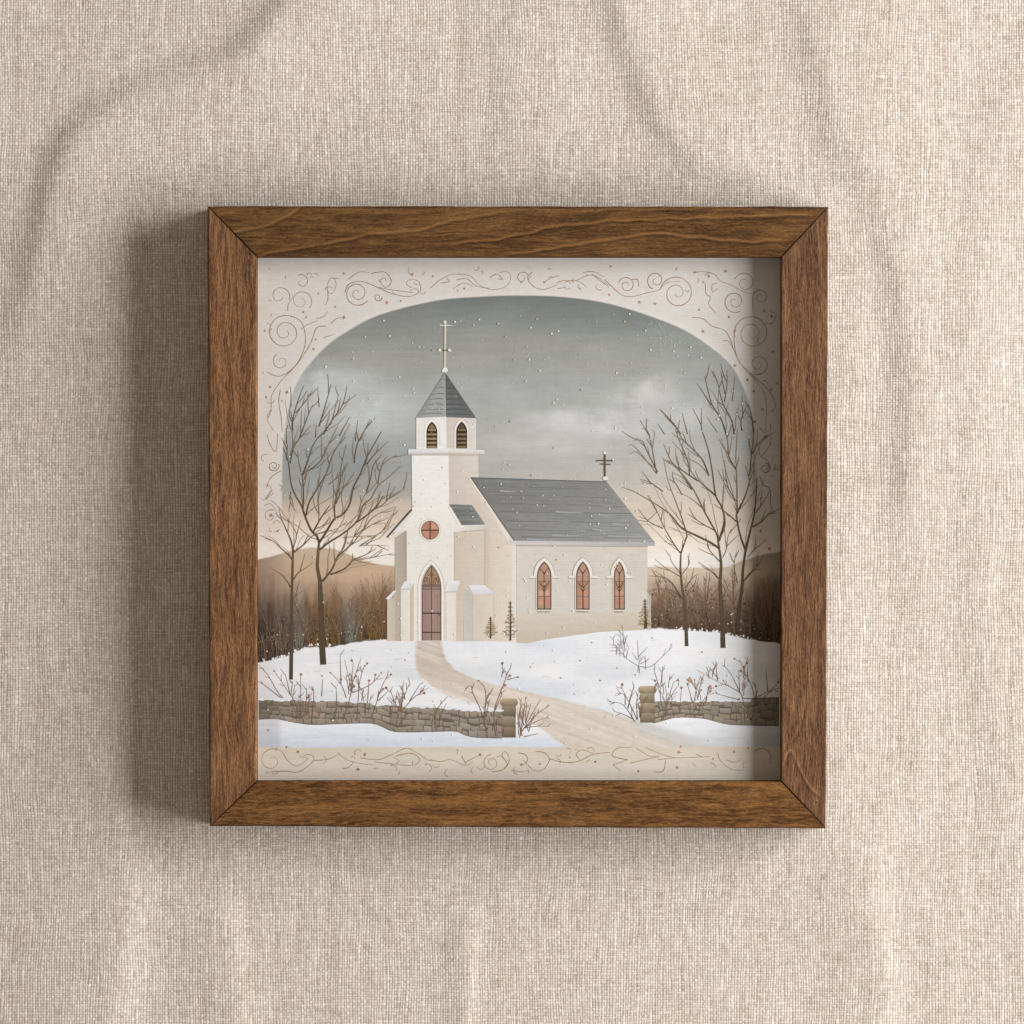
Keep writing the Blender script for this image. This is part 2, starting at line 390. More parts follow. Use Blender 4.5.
def build_canvas(frame):
    st = 0.75
    xs = np.linspace(PX0, PX1, int((PX1 - PX0) / st)); ys = xs.copy()
    X, Y = np.meshgrid(xs, ys, indexing='ij')
    nr, nc = X.shape
    col = np.zeros(X.shape + (3,))
    def blend(mask, c):
        nonlocal col
        c = np.asarray(c, float)
        col = col * (1 - mask[..., None]) + c * mask[..., None]
    def vgrad(stops):
        yy = [s[0] for s in stops]
        return np.stack([np.interp(Y, yy, [s[1][k] for s in stops]) for k in range(3)], -1)
    N = lambda sx, sy, sd, o=3: vnoise(X, Y, sx, sy, sd, o)
    # paper
    col[:] = (216, 211, 206)
    blend(0.35 * N(60, 40, 1), (208, 201, 193))
    blend(0.5 * sstep(0.60, 0.8, N(9, 5, 2)), (212, 202, 190))
    # sky through the arch
    left = sstep(560, 330, X)
    sky = vgrad([(295, (112, 116, 114)), (315, (130, 134, 131)), (345, (150, 153, 149)), (390, (163, 165, 162)), (440, (175, 176, 173)), (480, (184, 181, 175)),
                 (510, (208, 194, 178)), (535, (230, 217, 201)), (560, (238, 232, 224)), (800, (238, 232, 224))])
    skl = vgrad([(295, (116, 119, 117)), (330, (140, 142, 139)), (390, (170, 172, 169)), (420, (166, 169, 167)), (460, (148, 152, 151)), (490, (156, 156, 152)),
                 (506, (194, 177, 162)), (525, (222, 202, 183)), (545, (238, 230, 220)), (800, (240, 233, 226))])
    sky = sky * (1 - left[..., None]) + skl * left[..., None]
    sk = sky.copy()
    def blob(cx, cy, rx, ry, c, k, sd):
        nonlocal sk
        nn = N(14, 11, sd, 4); w = np.exp(-(((X - cx) / rx) ** 2 + ((Y - cy + (nn - .5) * ry * .9) / ry) ** 2) * 1.2) * (0.15 + 1.25 * nn)
        w = np.clip(w * k, 0, 1)[..., None]; sk = sk * (1 - w) + np.array(c, float) * w
    blob(652, 392, 22, 18, (198, 196, 193), 1.2, 21); blob(640, 404, 34, 14, (194, 194, 192), 1.0, 35); blob(596, 426, 62, 15, (205, 206, 205), 1.1, 22); blob(690, 412, 30, 18, (190, 192, 191), .9, 23); blob(560, 420, 30, 9, (196, 197, 196), .9, 36); blob(632, 372, 20, 10, (160, 162, 160), .8, 37)
    blob(316, 396, 46, 22, (196, 200, 201), 1.3, 24); blob(372, 415, 40, 24, (190, 194, 193), 1.2, 25); blob(352, 380, 26, 12, (186, 190, 189), 1.0, 39); blob(330, 465, 60, 14, (142, 147, 147), .8, 38); blob(510, 390, 60, 14, (172, 176, 174), .6, 26)
    blob(540, 345, 90, 10, (158, 152, 143), .6, 27); blob(420, 360, 80, 12, (158, 153, 144), .55, 28); blob(600, 365, 60, 8, (160, 153, 143), .5, 29)
    blob(540, 445, 80, 18, (192, 191, 188), .7, 30); blob(700, 520, 50, 26, (222, 206, 188), .6, 31); blob(660, 500, 40, 24, (206, 194, 180), .6, 32)
    blob(455, 330, 120, 8, (140, 141, 136), .5, 33); blob(590, 322, 90, 10, (118, 123, 121), .6, 34)
    sk += (N(80, 9, 41)[..., None] - 0.5) * 11 + (N(22, 2.2, 42, 2)[..., None] - 0.5) * 6 + (N(30, 22, 43, 4)[..., None] - 0.5) * 12
    d, tt, _ = polydist(X, Y, ARCH)
    ax = [p[0] for p in ARCH]; ay = [p[1] for p in ARCH]
    top = np.interp(X, ax, ay, left=999, right=999)
    inside = (Y > top) | ((Y > 520) & (X > 282) & (X < 757))
    inside &= (X > 281.6) & (X < 757)
    sd_ = np.where(inside, d, -d)
    am = sstep(-0.7, 0.7, sd_)
    # at the sides, lower down, the picture runs out to the edge of the panel
    side = sstep(495, 560, Y)
    am = np.maximum(am, side * 0.94)
    pale = np.exp(-((sd_ + 2.0) / 3.5) ** 2) * (sd_ < 0.4) * (Y < 440)
    blend(0.5 * pale, (226, 220, 213))
    sk = sk * (1.025 - 0.02 * sstep(480, 540, Y))[..., None]
    col = col * (1 - am[..., None]) + sk * am[..., None]
    # hills
    hl = yl(X, [(250, 561), (268, 557), (290, 551), (310, 547.5), (329, 548), (345, 553), (360, 559), (380, 564), (400, 567), (430, 572), (520, 590)])
    hr = yl(X, [(520, 590), (600, 572), (647, 567), (680, 567.5), (705, 568), (728, 566), (745, 560), (760, 555), (790, 550)])
    hills = np.where(X < 530, hl, hr) + (N(14, 14, 45) - .5) * 2.0
    hm = sstep(-0.6, 0.9, Y - hills)
    hc = vgrad([(545, (198, 175, 154)), (570, (200, 174, 148)), (600, (172, 144, 122)), (640, (126, 104, 88))])
    hcr = vgrad([(550, (190, 174, 158)), (572, (206, 188, 165)), (600, (164, 142, 126)), (640, (104, 84, 70))])
    rr = sstep(520, 640, X)[..., None]; hc = hc * (1 - rr) + hcr * rr
    hc = hc + (N(40, 8, 46)[..., None] - .5) * 18
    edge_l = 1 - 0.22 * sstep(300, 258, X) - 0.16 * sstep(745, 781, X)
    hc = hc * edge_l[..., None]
    col = col * (1 - hm[..., None]) + hc * hm[..., None]
    # undergrowth, painted as soft upright masses
    ugt = np.where(X < 500, 590 + 10 * (N(22, 400, 51) - .5) * 2 - 6 * sstep(330, 400, X), 592 + 9 * (N(18, 400, 52) - .5) * 2 - 8 * sstep(720, 781, X))
    um = 0.92 * sstep(-16, 34, Y - ugt + 26 * (N(3.0, 26, 53, 3) - .5))
    ug = np.zeros_like(col); ug[:] = (104, 84, 66)
    for cx, w, c in ((262, 14, (74, 60, 54)), (282, 10, (92, 76, 68)), (299, 7, (112, 113, 102)), (313, 6, (116, 86, 58)), (333, 8, (112, 84, 48)), (350, 8, (110, 114, 104)), (375, 12, (104, 78, 46)),
                     (660, 10, (116, 92, 62)), (685, 14, (104, 80, 62)), (715, 14, (98, 76, 62)), (745, 14, (92, 74, 62)), (775, 14, (74, 58, 48))):
        w_ = np.exp(-((X - cx) / w) ** 2)[..., None] * .9; ug = ug * (1 - w_) + np.array(c, float) * w_
    low = sstep(605, 652, Y); ug = ug * (1 - 0.42 * low[..., None])
    ug += (N(2.2, 16, 55, 3)[..., None] - .5) * 46 + (N(6, 6, 56, 2)[..., None] - .5) * 24
    col = col * (1 - um[..., None]) + ug * um[..., None]
    # snow field
    sl = yl(X, SNOW_L) + (N(5, 5, 61, 2) - .5) * 1.6
    sm = sstep(-0.7, 0.8, Y - sl)
    sn = np.zeros_like(col); sn[:] = (239, 239, 240)
    def sblend(m, c):
        nonlocal sn
        sn = sn * (1 - np.clip(m, 0, 1)[..., None]) + np.array(c, float) * np.clip(m, 0, 1)[..., None]
    dR, tR, sR = polydist(X, Y, spline([(520, 641), (545, 646), (580, 652), (640, 655)], 5))
    sblend(0.8 * np.exp(-(dR / 6) ** 2) * (1 - tR), (212, 216, 224))
    sblend(0.7 * np.exp(-(((X - 520) / 60) ** 2 + ((Y - 692) / 10) ** 2)), (212, 220, 232))
    sblend(0.6 * sstep(650, 700, Y) * sstep(560, 700, X), (222, 226, 233))
    sblend(0.65 * sstep(672, 700, Y) * sstep(420, 300, X), (218, 221, 228))
    sblend(0.8 * N(50, 3.5, 63, 2) * N(20, 8, 64, 2), (221, 223, 229))
    sblend(0.75 * np.clip((N(60, 14, 65, 3) - .42) * 3, 0, 1) * sstep(650, 672, Y), (216, 219, 224))
    sblend(0.55 * np.exp(-((Y - sl - 9) / 6) ** 2) * N(40, 60, 66, 2), (220, 225, 234))
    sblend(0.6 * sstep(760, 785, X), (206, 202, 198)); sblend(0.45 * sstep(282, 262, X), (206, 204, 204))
    col = col * (1 - sm[..., None]) + sn * sm[..., None]
    # path
    pl = spline([(416, 639), (415.5, 655), (416.5, 668), (421, 677), (431, 685.5), (447, 695.5), (473, 703), (498, 709), (517, 716), (540, 728), (556, 740), (567, 749)], 6)
    pr = spline([(441, 639), (441.5, 648), (445, 658), (453, 668), (470, 677), (505, 687), (540, 695), (575, 703), (610, 713), (640, 722), (690, 735), (745, 749)], 6)
    xl = np.interp(Y, [p[1] for p in pl], [p[0] for p in pl]); yr = np.interp(X, [p[0] for p in pr], [p[1] for p in pr], left=600)
    xr = np.interp(Y, [p[1] for p in pr], [p[0] for p in pr])
    jit = (N(9, 4, 71, 2) - .5) * 3
    softr = 1.0 + 5 * sstep(660, 740, Y)
    pm = sstep(-2.2, 2.2, X - xl + jit * .8) * sstep(-2.5, 2.5, (xr - X + jit * 2) / softr) * (Y > 639.6)
    pc = vgrad([(640, (208, 197, 186)), (665, (204, 190, 176)), (700, (218, 206, 194)), (747, (211, 200, 187))])
    flow = (Y - 640) - 0.36 * (X - 430)
    pc = pc + (vnoise(flow + 900, X, 3.2, 60, 73, 3)[..., None] - .5) * 34 + (N(4, 3, 74, 2)[..., None] - .5) * 10
    pc = pc + (np.exp(-((xr - X) / (3 + 0.1 * (Y - 640))) ** 2) * -10)[..., None]
    col = col * (1 - pm[..., None]) + pc * pm[..., None]
    # nearest snow, left and right
    fl = yl(X, FRONT_L) + (N(6, 6, 81, 2) - .5) * 1.2
    fm = sstep(-0.7, 0.7, Y - fl) * (X < 567)
    fr_ = yl(X, FRONT_R) + (N(6, 6, 82, 2) - .5) * 1.2
    fade = sstep(-8, 34, X - 640 - 2.2 * (Y - 722))
    fm2 = sstep(-0.7, 0.7, Y - fr_) * (X > 632) * fade
    fc = vgrad([(716, (236, 237, 241)), (728, (228, 232, 239)), (747, (208, 215, 225))]) + (N(40, 2.6, 83, 2)[..., None] - .5) * 14
    fc2 = vgrad([(716, (238, 238, 240)), (730, (228, 230, 234)), (747, (206, 210, 212))]) + (N(40, 2.6, 84, 2)[..., None] - .5) * 14
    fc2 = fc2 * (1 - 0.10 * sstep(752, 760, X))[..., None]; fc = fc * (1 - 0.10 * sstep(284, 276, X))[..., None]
    col = col * (1 - fm[..., None]) + fc * fm[..., None]
    bl = np.exp(-((X - 640 - 2.2 * (Y - 722)) / 22) ** 2) * sstep(0, 4, Y - fr_ + 6) * (X > 630) * (Y > 715) * .5
    blend(bl, (190, 194, 192))
    col = col * (1 - fm2[..., None]) + fc2 * fm2[..., None]
    # bottom strip of bare panel
    bs = sstep(-0.9, 0.9, Y - 747.2 - (N(30, 30, 91) - .5) * 1.6)
    bc = vgrad([(747, (212, 200, 183)), (765, (214, 205, 191)), (785, (214, 207, 196))]) + (N(50, 6, 92)[..., None] - .5) * 12
    col = col * (1 - bs[..., None]) + bc * bs[..., None]
    lin_c = np.clip(lin(np.clip(col, 0, 255)) / LIT, 0, 0.92).reshape(-1, 3)
    V = np.stack([wx(X, KP), wy(Y, KP), np.full(X.shape, ZP)], -1).reshape(-1, 3)
    o = grid_obj('print', V, nr, nc, PMAT, frame, False, cols=lin_c)
    o['label'] = 'square printed panel of a white church in a snowy winter landscape with a scrollwork border'
    return o

class Paint:
    """flat printed shapes on the panel, each a few microns above the one below"""
    def __init__(self, base=10, step=1, mod=None):
        self.v, self.f, self.c = [], [], []; self.k = 0; self.base = base; self.cyc = None
        self.tint = np.zeros(3)
        if mod: self.batch(mod)
    def pc(self, c): return pcol(np.clip(np.asarray(c, float) + self.tint, 0, 255))
    def batch(self, n):
        '''strokes that hardly overlap share n levels'''
        self.seq(); self.cyc = (self.k, n, 0)
    def seq(self):
        if self.cyc: self.k = self.cyc[0] + self.cyc[1]
        self.cyc = None
    def back(self, k):
        self.seq(); self.k = k
    def z(self):
        if self.cyc:
            a, n, c = self.cyc; self.cyc = (a, n, c + 1); k = a + c % n
        else:
            k = self.k; self.k += 1
        return ZP + (self.base + k) * 0.7e-6
    def poly(self, pts, col, z=None, j=0.0):
        z = self.z() if z is None else z; i = len(self.v)
        multi = hasattr(col[0], '__len__')
        for q, (x, y) in enumerate(pts):
            x = min(max(x, PX0), PX1 - 0.6); y = min(max(y, PX0), PX1 - 0.6)
            self.v.append((wx(x, KP), wy(y, KP), z)); self.c.append(self.pc(col[q] if multi else col))
        self.f.append(list(range(i, i + len(pts))))
    def quad(self, p, c, nx=6, ny=6):
        """bilinear patch p = tl, tr, br, bl with corner colours"""
        z = self.z(); i0 = len(self.v); P = [np.array(q, float) for q in p]
        K = [np.array(q, float) for q in c] if hasattr(c[0], '__len__') else [np.array(c, float)] * 4
        for b in range(ny + 1):
            for a in range(nx + 1):
                u, v = a / nx, b / ny
                f = lambda A: (A[0] * (1 - u) + A[1] * u) * (1 - v) + (A[3] * (1 - u) + A[2] * u) * v
                x, y = f(P); self.v.append((wx(x, KP), wy(y, KP), z)); self.c.append(self.pc(f(K) + random.uniform(-2.5, 2.5)))
        for b in range(ny):
            for a in range(nx):
                q = i0 + b * (nx + 1) + a; self.f.append([q, q + nx + 1, q + nx + 2, q + 1])
    def stroke(self, pts, w0, w1, c0, c1=None, smooth=True, wob=0.0):
        P = spline(pts, 5) if smooth else list(pts)
        c1 = c0 if c1 is None else c1
        z = self.z(); n = len(P); i0 = len(self.v)
        c0, c1 = np.array(c0, float), np.array(c1, float)
        for k, (x, y) in enumerate(P):
            a = P[max(k - 1, 0)]; b = P[min(k + 1, n - 1)]
            dx, dy = b[0] - a[0], b[1] - a[1]; L = math.hypot(dx, dy) or 1
            t = k / max(n - 1, 1); w = (w0 + (w1 - w0) * t) * (1 + random.uniform(-wob, wob)) / 2
            for s in (-1, 1):
                X = min(max(x - dy / L * w * s, PX0), PX1 - .6); Yq = min(max(y + dx / L * w * s, PX0), PX1 - .6)
                self.v.append((wx(X, KP), wy(Yq, KP), z)); self.c.append(self.pc(c0 + (c1 - c0) * t))
        for k in range(n - 1):
            q = i0 + 2 * k; self.f.append([q, q + 1, q + 3, q + 2])
    def dot(self, x, y, r, c, n=8, sq=1.0):
        a0 = random.random() * 6
        self.poly([(x + r * math.cos(a0 + 6.2832 * k / n) * random.uniform(.85, 1.15), y + sq * r * math.sin(a0 + 6.2832 * k / n) * random.uniform(.85, 1.15)) for k in range(n)], c)
    def build(self, name, parent, label=None):
        o = mesh_obj(name, self.v, self.f, PMAT, parent, cols=np.array(self.c))
        bmf = np.array([p.normal.z for p in o.data.polygons])
        if (bmf < 0).any():
            import bmesh
            bm = bmesh.new(); bm.from_mesh(o.data)
            bmesh.ops.reverse_faces(bm, faces=[f for f in bm.faces if f.normal.z < 0]); bm.to_mesh(o.data); bm.free()
        if label: o['label'] = label
        return o

def zc(ox, oy, s=5.689):
    return lambda pts: [(ox + x / s, oy + y / s) for x, y in pts]
Z1, Z2, Z3, Z4, Z5, Z6, Z7, Z8 = zc(255, 255), zc(430, 255), zc(605, 255), zc(255, 430), zc(605, 430), zc(255, 605), zc(430, 605), zc(605, 605)

def arch_pts(cx, hw, top, spring, bot, n=9):
    """pointed gothic outline from bottom-left round to bottom-right"""
    hgt = spring - top; Rr = (hw * hw + hgt * hgt) / (2 * hw); am = math.asin(min(1, hgt / Rr))
    L = [(cx - hw, bot)]
    for k in range(n):
        a = am * k / n; L.append((cx - hw + Rr - Rr * math.cos(a), spring - Rr * math.sin(a)))
    L.append((cx, top))
    return L + [(2 * cx - x, y) for x, y in reversed(L[:-1])]

def build_church(pr):
    p = Paint(8); p.tint = np.array((1.0, 3.0, 7.0))
    WH, CR, TN = (237, 231, 222), (222, 210, 194), (208, 195, 176)
    # --- nave: side wall, roof
    bot = lambda x: float(np.interp(x, [q[0] for q in SNOW_L], [q[1] for q in SNOW_L])) + 1.5
    xs = list(np.linspace(516, 650.6, 24))
    p.quad([(516, 543), (647.5, 544), (647.5, 612), (516, 612)], [(214, 204, 191), (208, 198, 184), (208, 199, 185), (213, 204, 191)], 14, 8)
    p.poly([(516, 611.5)] + [(647.5, 611.5)] + [(x, bot(x)) for x in reversed([v for v in xs if v <= 647.5])] , [(212, 202, 186), (206, 195, 178)] + [(198, 184, 160)] * len([v for v in xs if v <= 647.5]))
    p.poly([(647.3, 590), (651, 594), (651, bot(651)), (647.3, bot(647))], (186, 176, 162))
    p.batch(24)
    for k in range(60):
        x = random.uniform(518, 644); y = random.uniform(548, 622); l = random.uniform(6, 22)
        d = random.choice((-7, -5, 5, 7)); p.stroke([(x, y), (min(x + l, 647), y + .2)], .8, .5, (209 + d, 199 + d, 185 + d), smooth=False)
    p.seq()
    # gable wall of the nave facing the front
    p.poly([(470.3, 477.5), (474, 482), (514, 542), (516.5, 545), (516.5, bot(516)), (500, 641.5), (480, 641), (470, 641), (470, 505)],
           [(214, 198, 178), (216, 202, 184), (222, 210, 194), (222, 212, 198), (222, 212, 196), (220, 206, 188), (214, 198, 178), (212, 196, 176), (208, 192, 172)])
    p.quad([(484, 545), (511, 545), (511, 640), (484, 640)], [(214, 198, 178), (222, 208, 190), (222, 210, 192), (216, 200, 180)], 6, 8)
    p.quad([(484.5, 526), (492, 540), (492, 640), (484.5, 640)], [(200, 184, 162), (216, 200, 180), (219, 203, 184), (206, 190, 168)], 3, 8)
    p.poly([(511.2, 545), (516.4, 545), (516.4, bot(516)), (511.2, 642)], (226, 217, 204))
    p.stroke([(516.6, 545), (516.6, 641)], .5, .5, (184, 172, 156), smooth=False); p.stroke([(511, 546), (511.1, 641)], .4, .4, (206, 194, 178), smooth=False)
    p.stroke([(470.6, 478.5), (488, 505), (510.5, 541.5)], 1.6, 2.2, (232, 220, 204), smooth=False)
    R = [(470.3, 477.3), (606.6, 481.6), (655, 542.4), (514.3, 541)]
    p.quad(R, [(118, 117, 111), (132, 130, 124), (158, 157, 151), (138, 136, 130)], 20, 12)
    def rp(u, v):
        return tuple((R[0][j] * (1 - u) + R[1][j] * u) * (1 - v) + (R[3][j] * (1 - u) + R[2][j] * u) * v for j in (0, 1))
    p.batch(30)
    for k in range(190):
        v = random.uniform(.02, .97); u = random.uniform(0, .95); l = random.uniform(.12, .45)
        d = random.uniform(-10, 10) + (7 if v > .6 else 0); u1 = min(u + l, .995)
        p.stroke([rp(u, v), rp((u + u1) / 2, v + random.uniform(-.006, .006)), rp(u1, v)], random.uniform(.4, 1.1), .25, (134 + d, 133 + d, 127 + d))
    p.seq(); p.batch(4)
    for v in (.13, .27, .41, .53, .68, .82, .93):
        u = random.uniform(0, .1)
        while u < .93:
            l = random.uniform(.25, .55); u1 = min(u + l, .99)
            p.stroke([rp(u, v), rp((u + u1) / 2, v + random.uniform(-.008, .008)), rp(u1, v)], 0.8, .3, (112, 111, 106)); u += l + random.uniform(.03, .12)
    p.seq(); p.batch(4)
    for (u, v, l) in ((.15, .2, .12), (.45, .52, .2), (.72, .55, .16), (.62, .8, .2), (.8, .7, .12), (.3, .9, .2), (.7, .9, .22), (.1, .97, .3)):
        p.stroke([rp(u, v), rp(u + l / 2, v + .01), rp(min(u + l, .99), v)], 1.6, .4, (164, 165, 161))
    p.seq()
    p.stroke([rp(0, .005), rp(1, .005)], .9, .9, (96, 99, 100), smooth=False)
    p.stroke([rp(.003, .0), rp(.003, 1)], .8, .8, (92, 94, 94), smooth=False)
    p.poly([(506.8, 539.6), (514.3, 540.7), (655, 542.2), (655, 545.8), (506.8, 544.2)], [(222, 216, 208), (196, 198, 198), (174, 172, 167), (166, 164, 158), (214, 206, 196)])
    p.stroke([(516, 545.6), (647, 546.6)], .9, .9, (172, 160, 144), smooth=False)
    # nave windows
    kw = p.k; kmax = kw
    for cx, hw in ((544.2, 7.3), (582.9, 6.9), (619.4, 5.6)):
        kmax = max(kmax, p.k); p.back(kw)
        p.poly([(cx - hw - 3.8, 577.5)] + arch_pts(cx, hw + 3.4, 557.0, 574, 577.5)[1:-1] + [(cx + hw + 3.8, 577.5)], (186, 172, 154))
        p.poly([(cx - hw - 3.0, 577.6)] + arch_pts(cx, hw + 2.8, 557.8, 575, 577.6)[1:-1] + [(cx + hw + 3.0, 577.6)], (232, 224, 212))
        for s in (-1, 1):
            p.poly([(cx + s * (hw + 1.4), 575.6), (cx + s * (hw + 7.5), 575.8), (cx + s * (hw + 7.5), 577.9), (cx + s * (hw + 1.4), 577.9)], (230, 221, 209))
            p.stroke([(cx + s * (hw + 1.6), 578.3), (cx + s * (hw + 7.6), 578.3)], .6, .6, (178, 164, 146), smooth=False)
        p.poly([(cx - hw - 1.2, 576), (cx + hw + 1.2, 576), (cx + hw + 1.2, 609.5), (cx - hw - 1.2, 609.5)], (214, 203, 187))
        p.poly(arch_pts(cx, hw, 561.2, 576, 609.6), (112, 88, 76))
        p.poly(arch_pts(cx, hw - 1.3, 563.2, 576.5, 608.3), (178, 140, 116))
        for (yy, c) in ((565, (192, 136, 110)), (585, (178, 136, 102)), (593, (200, 148, 118)), (602, (190, 136, 108))):
            for s in (-.55, .45):
                x0 = cx + s * (hw - 1.4); d = random.uniform(-14, 14)
                if yy > 570: p.poly([(x0 - 1.9, yy - 2.5), (x0 + 2.0, yy - 3), (x0 + 2.1, yy + 2.7), (x0 - 2, yy + 2.9)], tuple(np.clip(np.array(c) + d, 0, 255)))
        DK = (84, 60, 50)
        p.stroke([(cx + .2, 608.5), (cx, 590), (cx - .2, 572)], 1.2, .9, DK)
        for s in (-1, 1):
            p.stroke([(cx, 574), (cx + s * 2.2, 570.5), (cx + s * (hw - 1.6) * .85, 567.5)], .9, .6, DK)
            p.stroke([(cx, 588.5), (cx + s * 2.2, 585.5), (cx + s * (hw - 1.8), 582)], 1.0, .6, DK)
            p.stroke([(cx, 592), (cx + s * 2.4, 588)], .8, .6, DK)
        for yy in (581.3, 596.2): p.stroke([(cx - hw + 1, yy), (cx + hw - 1, yy)], .6, .6, (104, 78, 66), smooth=False)
        p.stroke([(cx - hw + 1, 611.8), (cx + hw - 1.5, 612)], 1.3, 1.0, (166, 150, 132), smooth=False)
        p.stroke([(cx - hw, 610.6), (cx + hw, 610.7)], .8, .8, (222, 212, 198), smooth=False)
    # --- tower, right face; small side roof
    p.back(44)
    p.quad([(448.6, 453), (478.3, 453), (478.3, 478), (448.6, 478)], [(208, 196, 182), (220, 209, 197), (218, 206, 192), (206, 193, 177)], 6, 6)
    p.quad([(448.6, 477.8), (470.6, 477.8), (471.5, 506), (448.8, 506)], [(206, 193, 177), (216, 204, 190), (212, 198, 182), (202, 188, 172)], 6, 6)
    p.quad([(449.3, 504.3), (472, 505), (485.6, 524.8), (461.4, 525.4)], [(112, 111, 104), (124, 123, 116), (140, 139, 132), (120, 118, 111)], 6, 5)
    p.batch(4)
    for k in range(5):
        y = 507.5 + k * 3.8; x = 449.3 + (y - 504.3) * .57; p.stroke([(x + 1, y), (x + 10, y + random.uniform(-.4, .4)), (x + 22, y + .3)], .7, .4, random.choice(((84, 86, 84), (148, 150, 149))))
    # vestibule side
    p.seq()
    p.quad([(454, 529), (485, 529), (484.3, 641), (454, 641)], [(206, 190, 170), (216, 203, 186), (216, 202, 184), (208, 194, 175)], 8, 10)
    p.stroke([(484.6, 531), (484.3, 586)], .6, .6, (186, 168, 146), smooth=False)
    p.batch(1)
    for k in range(14):
        x = 456 + k * 2.1; p.stroke([(x, 534), (x, 582)], .35, .3, (207, 192, 174), smooth=False)
    p.seq()
    p.poly([(460.8, 525.3), (486, 524.6), (486.4, 529.2), (461.5, 531.2)], [(232, 224, 212), (214, 204, 190), (208, 197, 182), (226, 217, 204)])
    p.stroke([(462, 531.6), (485, 530.2)], .8, .6, (180, 164, 144), smooth=False)
    # --- front face
    p.quad([(395, 528), (407, 528), (407, 641), (395, 641)], [(182, 170, 152), (172, 160, 142), (182, 168, 150), (190, 176, 158)], 4, 10)
    FF = [(411.4, 453), (448.7, 453), (449.2, 507), (461.5, 527), (461.2, 531), (454.4, 531.8), (454.4, 641), (406.3, 641), (406.3, 530), (394.5, 538), (390, 538), (412.2, 513)]
    p.poly(FF, [(237, 233, 227), (238, 233, 226), (238, 232, 224), (230, 222, 211), (226, 217, 205), (232, 225, 214), (232, 225, 214), (234, 227, 217), (232, 225, 214), (222, 212, 198), (220, 210, 198), (236, 230, 222)])
    p.batch(36)
    for k in range(44):
        y = random.uniform(458, 560); x = random.uniform(413, 440); l = random.uniform(4, 14); d = random.uniform(-3, 3)
        if x + l < 447: p.stroke([(x, y), (x + l, y + random.uniform(-.3, .3))], random.uniform(.6, 2.0), .4, (236 + d, 230 + d, 221 + d * 1.4), smooth=False)
    for (x, y) in ((421, 494.5), (436, 470), (414, 553)):
        p.stroke([(x, y), (x + 4, y + .3)], 1.2, .6, (224, 207, 178), smooth=False)
    p.seq()
    p.stroke([(411.7, 455), (412.2, 509)], .5, .5, (206, 196, 182), smooth=False)
    p.stroke([(449.4, 507), (461.5, 527.5)], 2.0, 2.4, (240, 233, 222), smooth=False)
    p.stroke([(449.9, 505.2), (461.9, 525)], .6, .6, (150, 142, 130), smooth=False)
    p.stroke([(454.5, 532), (454.5, 584)], .6, .6, (196, 182, 162), smooth=False)
    p.stroke([(406.3, 531), (406.3, 582)], .7, .7, (166, 150, 130), smooth=False)
    p.stroke([(412.6, 512.5), (401, 525.5), (389.5, 538.2)], 3.2, 2.8, (226, 219, 210), smooth=False)
    p.stroke([(411.7, 509.6), (399, 523.5), (387, 537.4)], 1.3, 1.1, (62, 60, 58), smooth=False)
    # round window
    kf = p.k
    for r, c in ((11.4, (214, 203, 187)), (10.6, (233, 226, 215)), (9.5, (120, 92, 78)), (8.7, (186, 132, 106))):
        p.poly([(430.1 + r * .96 * math.cos(a), 530.2 + r * math.sin(a)) for a in np.linspace(0, 2 * math.pi, 40, endpoint=False)], c)
    for a0, c in ((0, (176, 120, 96)), (1, (196, 140, 112)), (2, (182, 124, 98)), (3, (200, 150, 120))):
        a = np.linspace(a0 * math.pi / 2 + .2, (a0 + 1) * math.pi / 2 - .2, 7)
        p.poly([(430.1 + 1.4 * math.cos(a0 * math.pi / 2 + .785), 530.2 + 1.4 * math.sin(a0 * math.pi / 2 + .785))] + [(430.1 + 7.4 * math.cos(q), 530.2 + 7.8 * math.sin(q)) for q in a], c)
    p.stroke([(430.1, 521.5), (430.1, 539)], 1.2, 1.2, (74, 54, 46), smooth=False); p.stroke([(421.4, 530.3), (438.8, 530.2)], 1.2, 1.2, (74, 54, 46), smooth=False)
    # doorway
    p.back(kf)
    p.poly(arch_pts(431.3, 13.6, 559.6, 588, 640.5), (206, 194, 176)); p.poly(arch_pts(431.0, 12.7, 560.6, 588, 640.5), (240, 234, 225))
    p.poly(arch_pts(431.2, 10.6, 563.4, 588, 640.5), (196, 182, 168)); p.poly(arch_pts(431.6, 9.6, 565, 588, 640.5), (96, 74, 64))
    p.poly(arch_pts(431.6, 8.7, 566.6, 587, 587), (160, 130, 98))
    for s in (-1, 1):
        for q in range(3):
            p.stroke([(431.6 + s * (1 + q * 2.4), 586), (431.6 + s * (2.4 + q * 2.2), 579), (431.6 + s * (.4 + q * 1.3), 572.5 + q * 2)], .8, .5, (102, 74, 54))
        p.stroke([(431.6 + s * 1, 575), (431.6 + s * 5, 580), (431.6 + s * 8, 582)], .7, .5, (112, 84, 60))
        p.dot(431.6 + s * 3, 577, 1.1, (184, 156, 118)); p.dot(431.6 + s * 5.2, 583, 1.1, (178, 150, 112))
    p.stroke([(431.6, 567), (431.6, 586)], .8, .8, (90, 66, 50), smooth=False)
    p.poly([(422.4, 584.6), (440.8, 584.6), (440.8, 587.2), (422.4, 587.2)], (126, 96, 78))
    p.quad([(422.8, 587.2), (431.2, 587.2), (431.2, 640.5), (422.8, 640.5)], [(156, 128, 114), (164, 136, 122), (162, 134, 120), (150, 122, 108)], 3, 6)
    p.quad([(432.0, 587.2), (440.3, 587.2), (440.3, 640.5), (432.0, 640.5)], [(168, 140, 124), (160, 130, 115), (156, 126, 112), (166, 138, 122)], 3, 6)
    for x in (425.6, 428.4, 434.8, 437.6): p.stroke([(x, 588), (x, 640)], .35, .35, (150, 116, 108), smooth=False)
